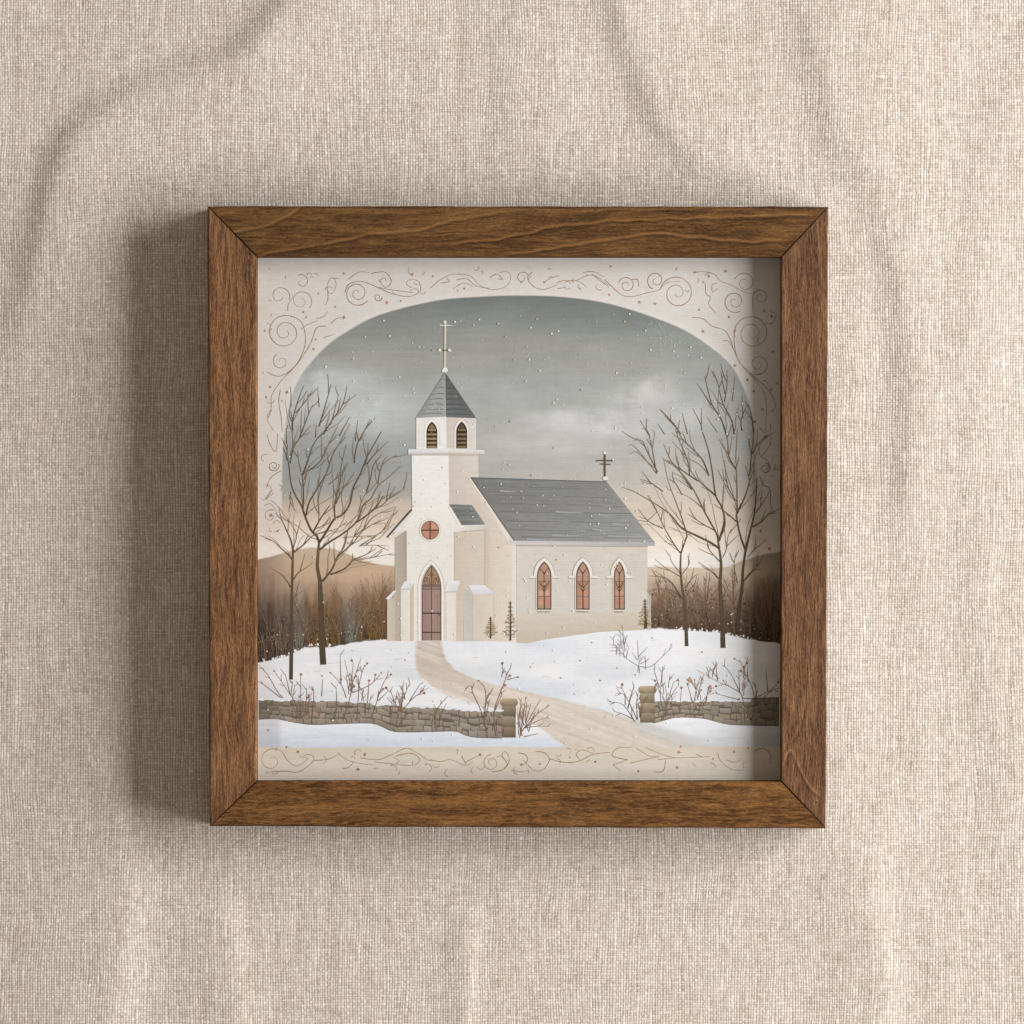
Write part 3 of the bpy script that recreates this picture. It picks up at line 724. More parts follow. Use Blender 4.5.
    p.stroke([(431.6, 587), (431.6, 640.5)], .9, .9, (82, 60, 54), smooth=False)
    for y, w in ((613.2, 1.4), (632.3, 1.2)): p.stroke([(422.6, y), (440.6, y + .1)], w, w, (76, 56, 52), smooth=False)
    p.stroke([(422.6, 589), (440.6, 589)], .8, .8, (100, 76, 66), smooth=False); p.dot(439, 614.6, 1.2, (56, 40, 36)); p.dot(439, 614.6, .6, (180, 150, 120))
    # buttresses
    p.back(kf)
    SNO, SNS = (231, 229, 227), (213, 211, 211)
    p.quad([(387.2, 597), (395, 590), (395.4, 641), (387.2, 641)], [(206, 194, 174), (196, 182, 160), (198, 184, 164), (208, 196, 178)], 3, 6)
    p.poly([(385.6, 598.8), (393.6, 590.6), (396.2, 591), (388.6, 599.6)], (232, 230, 228))
    p.quad([(400.6, 588), (410.2, 588), (410, 641), (400.8, 641)], [(226, 217, 203), (232, 224, 211), (230, 222, 209), (226, 217, 203)], 3, 6)
    p.quad([(410.1, 588), (414, 583), (414, 641), (410, 641)], [(198, 180, 154), (212, 197, 174), (214, 200, 180), (200, 184, 160)], 3, 6)
    p.poly([(404.6, 581.3), (413.6, 581.3), (410.6, 588.8), (400.2, 588.8)], [SNO, SNO, SNS, SNO]); p.stroke([(400.4, 589.1), (410.4, 589.1)], .7, .7, (188, 176, 160), smooth=False)
    p.quad([(446, 591), (456.4, 591), (456.2, 641), (446.2, 641)], [(232, 224, 210), (228, 218, 203), (226, 216, 200), (232, 224, 211)], 3, 6)
    p.quad([(456.3, 591), (463.4, 582), (463.4, 641), (456.2, 641)], [(204, 188, 163), (212, 197, 175), (214, 200, 180), (206, 190, 166)], 3, 6)
    p.poly([(447.4, 580.8), (460.4, 580.8), (456.8, 591.6), (444.6, 591.6)], [SNO, SNO, SNS, SNO]); p.stroke([(444.8, 592), (456.8, 592)], .8, .8, (186, 172, 154), smooth=False)
    p.quad([(463.4, 590), (472.4, 590), (472.2, 641), (463.6, 641)], [(198, 190, 178), (194, 190, 182), (200, 196, 188), (204, 198, 188)], 3, 6)
    p.quad([(472.2, 593), (493.6, 593), (493.6, 641), (472.2, 641)], [(210, 196, 176), (220, 207, 189), (220, 206, 188), (212, 198, 178)], 5, 6)
    p.stroke([(472.3, 594), (472.3, 640)], .5, .5, (184, 168, 146), smooth=False); p.stroke([(493.8, 594), (493.8, 639)], .6, .6, (190, 172, 150), smooth=False)
    p.poly([(467.8, 585.2), (484.6, 585.2), (493.8, 592.8), (493.8, 594.6), (473.4, 594.6)], [SNO, SNO, SNS, (196, 190, 186), SNS])
    # --- belfry, cornice, spire
    p.back(kf)
    p.quad([(416.2, 417), (446.2, 416.4), (446.6, 449), (416.2, 449.4)], [(228, 222, 213), (236, 231, 223), (236, 231, 223), (230, 223, 214)], 6, 6)
    p.quad([(446.2, 416.4), (476, 417), (476, 450), (446.6, 449)], [(208, 196, 182), (220, 210, 200), (222, 212, 201), (210, 197, 181)], 6, 6)
    for cx, hw, dx in ((431.9, 5.5, 0), (461.7, 5.5, 0)):
        p.poly(arch_pts(cx, hw + 1.9, 418.9, 431, 448.5), (242, 237, 229) if cx < 440 else (232, 222, 211))
        p.stroke(arch_pts(cx, hw + 2.3, 418.3, 431, 447)[0:10], .4, .4, (186, 172, 152)); p.stroke(arch_pts(cx, hw + 2.3, 418.3, 431, 447)[10:], .4, .4, (192, 178, 160))
        p.poly(arch_pts(cx, hw, 421.6, 432, 448.4), (54, 42, 31))
        for k, y in enumerate((430, 434.6, 438.9, 443, 447)):
            h = hw - .9 if y > 431 else hw - 1.6; d = 0 if cx < 440 else -26
            p.poly([(cx - h, y - 1.1), (cx + h, y - 1.3), (cx + h, y + 1.0), (cx - h, y + .8)], (156 + d, 132 + d, 96 + d))
        p.poly([(cx - 2.6, 426.8), (cx, 423.6), (cx + 2.5, 426.6), (cx + 2.9, 428.2), (cx - 3, 428.2)], (142 if cx < 440 else 96, 112 if cx < 440 else 82, 72 if cx < 440 else 62))
    p.poly([(413, 453.2), (447, 452.6), (479, 453.4), (478.6, 456), (448.6, 455.4), (411.6, 455.6)], (196, 184, 166))
    p.poly([(408, 449.4), (447.6, 448.2), (447.8, 453.0), (408, 453.8)], [(226, 223, 221), (232, 229, 226), (216, 212, 208), (208, 204, 200)])
    p.poly([(447.6, 448.2), (484.5, 450.2), (484.5, 454.2), (447.8, 453)], [(234, 229, 222), (228, 221, 212), (212, 202, 190), (214, 206, 195)])
    p.quad([(444.6, 373), (445.4, 373), (446.2, 417.2), (416.0, 418.2)], [(146, 146, 140), (158, 157, 151), (166, 166, 161), (148, 147, 142)], 6, 8)
    p.quad([(445.3, 373), (445.6, 373), (476.4, 418.2), (446.2, 417.2)], [(96, 96, 90), (92, 91, 86), (102, 103, 98), (110, 110, 104)], 6, 8)
    p.batch(9)
    for y in (380, 388, 394, 399, 404.5, 409.5, 414):
        t = (y - 373) / 45
        p.stroke([(445.1 - 28 * t, y + .6), (445.2 - 14 * t, y - .4 + random.uniform(-.5, .5)), (445.4 - 3 * t, y)], .3, .8, (104, 106, 106))
        p.stroke([(446, y), (446 + 13 * t, y + random.uniform(-.5, .5)), (446 + 28 * t, y + .5)], .9, .4, (66, 69, 69))
        p.stroke([(445.1 - 24 * t, y + 2), (445.2 - 9 * t, y + 1.6)], .9, .4, (172, 175, 174)); p.stroke([(447, y + 2.2), (446 + 20 * t, y + 2)], .9, .3, (112, 116, 116))
    for k in range(6): p.dot(436 + random.uniform(-4, 4), 396 + random.uniform(0, 14), random.uniform(.4, 1), (196, 184, 162))
    p.seq()
    p.stroke([(416, 418.2), (446.2, 417.0)], .7, .7, (226, 222, 214), smooth=False)
    # steeple cross and finial
    CRM, CR2 = (222, 212, 190), (190, 176, 148)
    p.stroke([(445.0, 370), (445.2, 345), (445.3, 321.5)], 1.9, 1.5, CRM, smooth=False); p.stroke([(445.8, 368), (446.1, 324)], .5, .5, CR2, smooth=False)
    p.stroke([(439.6, 325.4), (451, 325.3)], 1.1, 1.0, (226, 216, 196), smooth=False); p.stroke([(451, 325.4), (456, 325.5)], .5, .3, (196, 192, 182), smooth=False)
    p.stroke([(441, 350.2), (449.5, 350.2)], 1.0, 1.0, (82, 72, 60), smooth=False)
    for x in (439.9, 449.7): p.dot(x, 350.1, 1.7, (232, 222, 198))
    p.dot(445.1, 322, 1.6, (228, 220, 202)); p.dot(445, 370.2, 3.0, (234, 230, 220), 14, .85); p.dot(446.6, 330, .9, (204, 172, 130))
    # cross on the ridge end
    B = (92, 72, 50)
    p.stroke([(604.9, 477), (604.9, 453.5)], 1.6, 1.5, B, smooth=False); p.stroke([(597.2, 460.4), (613, 460.8)], 1.2, 1.2, B, smooth=False); p.stroke([(600, 464), (610.6, 464.4)], 1.1, 1.1, B, smooth=False)
    p.dot(605.3, 478.2, 3.0, (226, 218, 204), 10, .7); p.dot(604.8, 452.8, 1.4, (232, 228, 220)); p.dot(613.2, 459.4, .9, (236, 232, 226)); p.dot(596.6, 461, .6, B); p.dot(605.2, 481, 1.4, (170, 140, 104), 8, .5)
    p.build('painted_church', pr, 'white painted church with grey roof, belfry and spire')

DK, MD, LT = (80, 67, 52), (104, 88, 66), (146, 128, 102)
def build_tree(pr, strokes, conv, name, label, base=14, twigs=0.5, seed=1):
    random.seed(seed)
    p = Paint(base, mod=24)
    allp = []
    for item in strokes:
        cv, pts, w0, w1 = item
        q = cv(pts); d = (q[-1][0] - q[0][0], q[-1][1] - q[0][1])
        c0 = MD if w0 < 1.0 else DK
        p.stroke(q, w0 * 1.0, max(w1 * .8, .35), c0, LT if w1 < .8 else MD, wob=.05)
        if sum(math.dist(q[k], q[k + 1]) for k in range(len(q) - 1)) > 34 and w0 < 2.5:   # the fainter, finer branches painted around each limb
            for g in range(2):
                k0 = random.uniform(.02, .12) if g else random.uniform(.25, .5); s0 = spline(q, 5); i0 = int(k0 * len(s0)); sub = s0[i0::3] + [s0[-1]]
                a_ = (1 if g else -1) * random.choice((-1, 1)) * random.uniform(.2, .5); ca, sa = math.cos(a_), math.sin(a_); x0, y0 = sub[0]; sc_ = random.uniform(.45, .85)
                pts = [(x0 + sc_ * ((x - x0) * ca - (y - y0) * sa), y0 + sc_ * ((x - x0) * sa + (y - y0) * ca)) for x, y in sub]
                if len(pts) > 1 and math.dist(pts[0], pts[-1]) > 5: p.stroke(pts, random.uniform(.45, .75), .25, (126, 110, 88), (158, 142, 120), wob=.04)
        if w0 < 2.0:
            s = spline(q, 6)
            nt = int(len(s) * twigs * .15 + random.random())
            for k in range(nt):
                i = int(len(s) * (.28 + .58 * (k + random.random()) / nt)); a = s[i]; b = s[max(i - 2, 0)]
                ang = math.atan2(a[1] - b[1], a[0] - b[0]) + (1 if k % 2 else -1) * random.uniform(.32, .62)
                ln = random.uniform(6, 17)
                e = (a[0] + ln * math.cos(ang), a[1] + ln * math.sin(ang) - ln * .22)
                m = ((a[0] + e[0]) / 2 + random.uniform(-.8, .8), (a[1] + e[1]) / 2 + .7)
                p.stroke([a, m, e], .8, .35, (118, 100, 78), LT)
    return p.build(name, pr, label)

def build_trees(pr):
    A = [(Z4, [(205, 1420), (208, 1180), (209, 1020), (211, 900), (215, 750), (218, 670)], 3.9, 2.1),
         (Z4, [(217, 690), (205, 630), (175, 560), (150, 500), (135, 440)], 1.8, .5), (Z4, [(215, 740), (190, 710), (140, 665), (100, 630), (30, 600)], 1.5, .5),
         (Z4, [(222, 695), (280, 650), (325, 605), (385, 580)], 1.6, .7), (Z4, [(219, 670), (237, 600), (215, 550), (185, 510)], .8, .4), (Z4, [(235, 605), (262, 510)], .7, .35),
         (Z4, [(212, 860), (250, 810), (290, 785), (330, 755)], 1.0, .4), (Z4, [(204, 895), (160, 830), (85, 780)], 1.0, .4), (Z4, [(213, 965), (250, 930), (285, 910)], .7, .4)]
    build_tree(pr, A, None, 'painted_tree', 'slender bare tree nearest the left edge of the picture', 46, .35, 3)
    B = [(Z4, [(389, 1335), (380, 1180), (377, 1020), (372, 900), (369, 850), (356, 780), (360, 700), (366, 630)], 6.0, 2.4),
         (Z4, [(366, 640), (350, 600), (320, 570), (285, 490), (265, 430), (230, 370), (205, 300), (190, 180), (160, 100)], 2.3, .8),
         (Z4, [(274, 450), (276, 360), (272, 280), (250, 180), (245, 120)], 1.4, .5), (Z4, [(270, 260), (300, 180), (330, 90), (380, 20), (440, -40)], 1.3, .5),
         (Z4, [(290, 490), (310, 410), (370, 310), (410, 240), (440, 150), (490, 60), (540, -30)], 1.4, .6), (Z4, [(366, 480), (364, 380), (410, 240)], .8, .5),
         (Z4, [(205, 350), (200, 400), (235, 470)], .8, .4), (Z4, [(330, 585), (370, 510), (425, 430)], 1.7, .8), (Z4, [(350, 560), (420, 530), (430, 500)], .8, .4),
         (Z4, [(330, 600), (400, 580), (470, 560), (525, 520)], .8, .4),
         (Z4, [(366, 640), (400, 590), (450, 510), (500, 480), (540, 420), (560, 330), (600, 250), (640, 150), (720, 10)], 2.2, .8),
         (Z4, [(456, 505), (455, 420), (485, 300), (490, 220), (520, 80)], 1.3, .5), (Z4, [(460, 420), (500, 340), (570, 240)], 1.1, .5), (Z4, [(555, 345), (600, 310)], .7, .4),
         (Z4, [(635, 195), (690, 130), (760, 65)], 1.1, .5), (Z4, [(622, 205), (640, 150), (645, 70)], 1.0, .5), (Z4, [(635, 350), (655, 290), (670, 220), (688, 170)], 1.1, .6),
         (Z4, [(370, 680), (420, 640), (500, 590), (580, 520), (615, 430), (660, 390), (700, 320), (760, 270), (830, 205)], 2.0, .6),
         (Z4, [(700, 310), (725, 200), (810, 140)], .9, .4), (Z4, [(580, 525), (680, 450), (730, 375)], 1.3, .8), (Z4, [(660, 460), (720, 430), (760, 390), (800, 320)], 1.0, .5),
         (Z4, [(750, 395), (800, 370), (860, 325)], .9, .4), (Z4, [(560, 610), (620, 560), (680, 490), (800, 435)], 1.0, .4),
         (Z4, [(384, 862), (440, 790), (470, 720), (510, 660), (530, 570)], 1.9, .7), (Z4, [(470, 722), (560, 640), (620, 570), (720, 510)], 1.2, .5),
         (Z4, [(430, 822), (510, 790), (560, 740), (630, 710), (690, 675)], 1.8, .6), (Z4, [(560, 742), (650, 730), (720, 715), (790, 700)], .8, .4),
         (Z4, [(500, 612), (580, 606), (690, 600)], .8, .4), (Z4, [(590, 660), (680, 655), (765, 660)], .7, .4), (Z4, [(600, 655), (690, 600), (760, 540), (800, 440)], .8, .4),
         (Z1, [(215, 1010), (215, 940), (245, 830), (280, 740)], 1.4, .6), (Z1, [(232, 900), (290, 830), (325, 775)], .9, .4), (Z1, [(255, 1040), (300, 920), (330, 850)], 1.0, .5),
         (Z1, [(345, 1040), (350, 960)], .8, .5), (Z1, [(365, 975), (400, 860), (435, 735)], 1.1, .5), (Z1, [(366, 865), (358, 760)], .8, .4), (Z1, [(390, 1020), (440, 940), (500, 850), (525, 745)], 1.2, .5),
         (Z1, [(440, 940), (475, 800)], .8, .4), (Z1, [(480, 1030), (540, 920)], 1.0, .5), (Z1, [(572, 1060), (585, 940)], .8, .4), (Z1, [(600, 1050), (655, 935)], .8, .4), (Z1, [(215, 960), (195, 900), (210, 850)], .8, .4),
         (Z4, [(200, 190), (225, 90), (280, 20), (320, -30)], 1.1, .5), (Z4, [(300, 235), (370, 180), (420, 80), (470, -20)], 1.0, .5), (Z4, [(565, 190), (580, 90), (620, 10), (660, -50)], 1.0, .4),
         (Z4, [(420, 310), (480, 260), (520, 200)], .7, .4), (Z4, [(590, 470), (610, 400), (645, 340)], .8, .4), (Z4, [(180, 170), (185, 90), (170, 60)], .8, .4)]
    build_tree(pr, B, None, 'painted_tree', 'tall spreading bare tree left of the church', 71, .75, 5)
    Ct = [(Z5, [(465, 1230), (462, 1140), (456, 1000), (440, 900), (430, 800), (432, 700)], 3.8, 1.8), (Z5, [(432, 700), (460, 620), (465, 590), (430, 480), (400, 400), (360, 290), (335, 170)], 1.6, .6),
          (Z5, [(430, 700), (400, 660), (340, 560), (300, 470), (250, 370)], 1.3, .5), (Z5, [(400, 660), (330, 630)], .7, .4), (Z5, [(330, 560), (250, 520), (190, 450)], 1.0, .5), (Z5, [(245, 512), (190, 490)], .6, .4),
          (Z5, [(445, 970), (380, 870), (330, 840), (255, 830)], 1.5, .6), (Z5, [(436, 955), (370, 910), (265, 905)], 1.4, .6), (Z5, [(432, 820), (380, 750), (370, 715)], .8, .4),
          (Z5, [(455, 900), (500, 840), (530, 820)], 1.0, .5), (Z5, [(458, 950), (490, 900), (535, 880)], .9, .4), (Z5, [(440, 820), (480, 760), (470, 715)], .8, .4), (Z5, [(430, 835), (340, 780), (285, 735)], .9, .4)]
    build_tree(pr, Ct, None, 'painted_tree', 'shorter bare tree just right of the church wall', 46, .5, 7)
    Dt = [(Z5, [(672, 1240), (669, 1140), (664, 1010), (655, 880), (661, 760), (645, 640)], 5.2, 2.3),
          (Z5, [(652, 675), (600, 640), (520, 600), (440, 560), (380, 490), (340, 455), (270, 410), (165, 350), (95, 325)], 2.4, .6), (Z5, [(455, 565), (380, 515)], 1.0, .6),
          (Z5, [(645, 640), (635, 590), (570, 470), (510, 350), (440, 250), (355, 170)], 1.9, .7), (Z5, [(622, 570), (550, 530), (470, 475)], 1.1, .5),
          (Z5, [(650, 630), (680, 520), (665, 440), (630, 370), (610, 230), (590, 120), (555, 10)], 2.1, .8), (Z5, [(632, 375), (580, 330), (530, 285)], 1.7, .8), (Z5, [(530, 290), (440, 230), (380, 180), (335, 80)], 1.2, .5),
          (Z5, [(660, 755), (600, 690), (580, 650)], 1.1, .5), (Z5, [(670, 725), (690, 680), (700, 610), (720, 560)], .9, .4), (Z5, [(690, 665), (755, 600)], .7, .4), (Z5, [(645, 845), (600, 800), (530, 750)], 1.2, .5),
          (Z5, [(668, 960), (710, 870)], .8, .4), (Z5, [(482, 262), (470, 170), (420, 50), (400, -10)], 1.0, .5), (Z5, [(592, 262), (555, 170), (490, 100), (440, 50), (405, -20)], 1.4, .7), (Z5, [(570, 470), (565, 390)], .7, .4),
          (Z3, [(430, 1020), (390, 960), (315, 880)], 1.6, .8), (Z3, [(250, 1025), (200, 940)], .8, .4), (Z3, [(340, 1020), (300, 960)], .9, .5), (Z3, [(470, 1020), (440, 900)], .9, .5), (Z3, [(550, 1000), (550, 870)], .8, .4),
          (Z3, [(550, 970), (500, 870)], .8, .4), (Z3, [(640, 1010), (580, 920)], .7, .4), (Z5, [(300, 240), (240, 120), (210, 60), (160, 60)], 1.0, .4), (Z5, [(295, 250), (250, 20), (210, -10)], .9, .4), (Z5, [(440, 370), (400, 300), (385, 300)], .8, .5), (Z5, [(495, 340), (430, 240), (360, 170)], 1.1, .6),
          (Z5, [(330, 350), (260, 300), (200, 280)], 1.1, .5), (Z5, [(260, 300), (210, 235)], .9, .5), (Z5, [(300, 470), (240, 370)], .7, .4)]
    build_tree(pr, Dt, None, 'painted_tree', 'large bare tree with the thickest trunk on the right', 71, .75, 9)
    E = [(Z5, [(755, 1150), (765, 1010), (780, 900), (785, 800), (800, 690), (825, 580), (840, 520), (855, 430), (865, 270)], 3.4, 1.0),
         (Z5, [(800, 685), (770, 600), (750, 500), (752, 430), (750, 280), (745, 150), (755, -10)], 1.9, .6), (Z5, [(750, 522), (690, 470), (620, 420)], 1.2, .5), (Z5, [(752, 475), (800, 370), (830, 270), (850, 230)], 1.5, .6),
         (Z5, [(746, 225), (705, 150), (700, 80), (685, -10)], 1.3, .6), (Z5, [(748, 405), (700, 320), (680, 170)], .9, .4), (Z5, [(840, 552), (890, 520), (930, 480), (970, 475)], 1.4, .6), (Z5, [(930, 482), (945, 455)], .7, .4),
         (Z5, [(858, 470), (900, 410), (940, 340)], 1.0, .5), (Z5, [(822, 285), (800, 200)], .9, .4), (Z5, [(822, 260), (835, 130), (850, -10)], 1.2, .6), (Z5, [(838, 135), (870, 80), (920, 30)], 1.0, .5),
         (Z5, [(788, 862), (840, 800), (890, 795)], 1.0, .5), (Z5, [(800, 850), (870, 770), (900, 710)], .9, .4), (Z5, [(812, 725), (850, 680), (920, 620)], .9, .4), (Z5, [(755, 870), (735, 770), (750, 690)], .7, .4),
         (Z3, [(690, 1020), (660, 930), (610, 850), (580, 740), (570, 690)], 1.2, .5), (Z3, [(605, 855), (525, 730)], 1.0, .6), (Z3, [(735, 1020), (720, 940), (670, 840), (640, 720), (615, 660)], 1.2, .5),
         (Z3, [(680, 835), (695, 740), (695, 650)], .9, .4), (Z3, [(682, 790), (660, 660)], .8, .4), (Z3, [(780, 1000), (775, 940), (810, 850)], 1.0, .5), (Z3, [(785, 930), (780, 800)], .7, .4), (Z3, [(845, 1010), (830, 900), (800, 830)], 1.0, .5), (Z3, [(725, 830), (740, 690)], .7, .4)]
    build_tree(pr, E, None, 'painted_tree', 'leaning bare tree nearest the right edge of the picture', 96, .6, 13)

def build_undergrowth(pr):
    random.seed(21)
    p = Paint(2, mod=42)
    sl = spline(SNOW_L, 4); sx = [q[0] for q in sl]; sy = [q[1] for q in sl]
    for k in range(300):
        left = random.random() < .5
        x = random.uniform(258, 394) if left else random.uniform(652, 779)
        b = float(np.interp(x, sx, sy)) - random.uniform(0, 3)
        h = random.uniform(12, 62) * (0.8 if random.random() < .7 else 1.0)
        lean = random.uniform(-.34, .34)
        dkv = random.random()
        base = np.array((64, 48, 38)) if not left else np.array((70, 56, 48))
        if left and 293 < x < 304 or 344 < x < 357: base = np.array((92, 92, 82))
        if left and (308 < x < 340 or x > 360): base = np.array((92, 66, 36))
        c = base * (1.05 + .55 * dkv); c1 = np.array((150, 124, 104)) * (.7 + .35 * random.random())
        t = (x + lean * h, b - h)
        p.stroke([(x, b), (x + lean * h * .4 + random.uniform(-1, 1), b - h * .5), t], random.uniform(.5, 1.1), .3, c, c1)
        if random.random() < .55:
            for q in range(2):
                f = random.uniform(.45, .85); a = (x + lean * h * f, b - h * f); s = random.choice((-1, 1))
                p.stroke([a, (a[0] + s * random.uniform(2, 6), a[1] - random.uniform(4, 10))], .55, .25, c * .5 + c1 * .5, c1, smooth=False)
    for (bx, by, hh) in ((372, 630, 68), (338, 620, 40), (384, 625, 55), (357, 622, 40), (705, 610, 38), (733, 605, 50), (770, 612, 44), (658, 612, 40)):
        for k in range(9):
            a = random.uniform(-.75, .75); h = hh * random.uniform(.5, 1)
            e = (bx + math.sin(a) * h * .8, by - math.cos(a) * h)
            p.stroke([(bx, by), ((bx + e[0]) / 2 - math.sin(a) * 2, (by + e[1]) / 2), e], .9, .3, (112, 84, 62), (150, 118, 92))
            for q in range(2):
                f = random.uniform(.5, .9); s = random.choice((-1, 1)); g = (bx + (e[0] - bx) * f, by + (e[1] - by) * f)
                p.stroke([g, (g[0] + s * 3 + math.sin(a) * 3, g[1] - 6)], .5, .25, (124, 96, 72), (152, 122, 96), smooth=False)
    for k in range(900):
        left = random.random() < .52
        x = random.uniform(258, 394) if left else random.uniform(652, 779); b = float(np.interp(x, sx, sy))
        y = b - abs(random.gauss(0, .5)) * 44 - 1
        c = np.array(random.choice(((104, 80, 56), (116, 92, 64), (90, 70, 52), (104, 90, 70), (128, 104, 78)))) if left else np.array(random.choice(((92, 70, 50), (112, 88, 66), (70, 52, 40), (126, 102, 84))))
        if left and (293 < x < 304 or 343 < x < 358): c = np.array((112, 114, 102)) + random.uniform(-14, 10)
        if b - y > 40: continue
        p.dot(x, y, random.uniform(.4, 1.2), c * (.8 + .3 * (b - y) / 60), 6)
    # flecks of snow and dead leaves
    for k in range(150):
        left = random.random() < .55
        x = random.uniform(270, 394) if left else random.uniform(654, 779); b = float(np.interp(x, sx, sy))
        p.dot(x, b - abs(random.gauss(0, 1)) * 17, random.uniform(.3, .8), random.choice(((216, 212, 204), (190, 172, 148), (168, 132, 96))), 6)
    for k in range(70):
        x = random.uniform(262, 330) if random.random() < .4 else random.uniform(676, 752); b = float(np.interp(x, sx, sy))
        p.dot(x, b + random.uniform(-2.6, .6), random.uniform(.5, 1.5), (232, 231, 232), 7)
    p.build('painted_undergrowth', pr, 'brown winter undergrowth behind the snow')

def stone_wall(p, xs, top, bot, rows, seed, base):
    random.seed(seed)
    n = 40
    X = np.linspace(xs[0], xs[1], n)
    T = [float(np.interp(x, [q[0] for q in top], [q[1] for q in top])) for x in X]; Bt = [float(np.interp(x, [q[0] for q in bot], [q[1] for q in bot])) + 1 for x in X]
    p.poly(list(zip(X, T)) + list(zip(X[::-1], Bt[::-1])), (104, 94, 82))
    p.batch(4)
    f = lambda x, v: float(np.interp(x, X, T)) * (1 - v) + float(np.interp(x, X, Bt)) * v
    for r in range(rows):
        x = xs[0] - random.uniform(0, 6)
        while x < xs[1]:
            dv = random.uniform(-.05, .05); v0, v1 = r / rows + dv * (r > 0), (r + 1) / rows + dv * (r < rows - 1)
            w = random.uniform(4.5, 13); x0, x1 = max(x, xs[0]) + .35, min(x + w, xs[1]) - .35
            if x1 - x0 > 1.5:
                d = random.uniform(-10, 9); c = np.array(base) + d + np.array((random.uniform(-3, 5), 0, random.uniform(-5, 3)))
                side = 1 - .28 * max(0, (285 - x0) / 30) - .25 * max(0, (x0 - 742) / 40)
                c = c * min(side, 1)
                j = lambda a: random.uniform(-a, a)
                g = .17 / rows * .5
                q = [(x0 + j(.6), f(x0, v0 + g) + j(1.0)), ((x0 + x1) / 2, f((x0 + x1) / 2, v0 + g) + j(1.1)), (x1 + j(.6), f(x1, v0 + g) + j(.7)),
                     (x1 + j(.5), f(x1, v1 - g) + j(.5)), ((x0 + x1) / 2, f((x0 + x1) / 2, v1 - g) + j(.7)), (x0 + j(.5), f(x0, v1 - g) + j(.5))]
                p.poly(q, [c * 1.06, c * 1.08, c * 1.02, c * .9, c * .92, c * .9])
                if random.random() < .5: p.stroke([(x0 + 1, f(x0, v0 + .3 / rows)), (x1 - 1, f(x1, v0 + .35 / rows))], .5, .3, c * random.choice((.86, 1.1)), smooth=False)
            x += w
    p.seq()

def pillar(p, cx, top, bot, hw, capw, cols):
    n = len(cols) - 1; caph = 7.6
    def lump(x0, x1, y0, y1, c):
        c = np.array(c, float); m = (x0 + x1) / 2; r = min(2.4, (y1 - y0) * .38)
        pts = [(x0, y0 + r), (x0 + r * .7, y0 + .3), (m, y0), (x1 - r * .7, y0 + .2), (x1, y0 + r), (x1, y1 - r), (x1 - r * .6, y1 - .2), (m, y1), (x0 + r * .6, y1 - .1), (x0, y1 - r)]
        p.poly(pts, [c * .92, c * 1.1, c * 1.15, c * 1.04, c * .92, c * .78, c * .72, c * .76, c * .76, c * .8])
    p.poly([(cx - hw + .6, top + caph - 1), (cx + hw - .6, top + caph - 1), (cx + hw - .4, bot), (cx - hw + .4, bot)], (96, 82, 64))
    ys = np.linspace(top + caph - .4, bot, n + 1)
    for k in range(n):
        o = random.uniform(-.6, .6); lump(cx - hw + o, cx + hw + o, ys[k], ys[k + 1], cols[k + 1])
    lump(cx - capw, cx + capw, top, top + caph, cols[0])

def build_walls(pr):
    p = Paint(6)
    stone_wall(p, (258.6, 502), [(257, 700), (290, 700), (330, 701), (355, 702), (395, 706), (440, 708), (470, 711), (505, 711)], spline(FRONT_L, 4), 4, 31, (152, 142, 128))
    pillar(p, 509, 698.4, 737.6, 7.2, 8.8, [(174, 154, 126), (138, 125, 105), (150, 136, 114), (134, 120, 100)])
    p.build('painted_stone_wall', pr, 'long stone wall left of the path with an end pillar')
    p = Paint(6)
    stone_wall(p, (653, 779), [(650, 701.5), (700, 701), (745, 701.5), (756, 698), (781, 697)], spline(FRONT_R, 4), 4, 37, (152, 143, 129))
    pillar(p, 647.5, 685.8, 722.6, 7.6, 9.2, [(178, 160, 134), (156, 141, 118), (162, 143, 118), (146, 130, 106)])
    p.build('painted_stone_wall', pr, 'shorter stone wall right of the path with an end pillar')
    # snow lying on the coping
    random.seed(5)
    p = Paint(34, mod=6)
    for x in np.cumsum(np.random.default_rng(3).uniform(1.5, 7, 60)) + 260:
        if x > 500: break
        y = float(np.interp(x, [257, 290, 330, 355, 395, 440, 470, 505], [700, 700, 701, 702, 706, 708, 711, 711])); p.dot(x, y - .6, random.uniform(1.5, 5.0), (228, 229, 233), 11, random.uniform(.22, .5))
    p.build('painted_snow_cap', pr); p = Paint(34, mod=6)
    for x in np.cumsum(np.random.default_rng(5).uniform(1.5, 7, 22)) + 658:
        if x < 750: p.dot(x, 701.2 - .6, random.uniform(1.5, 4.5), (231, 231, 234), 11, random.uniform(.22, .5))
    p.build('painted_snow_cap', pr)

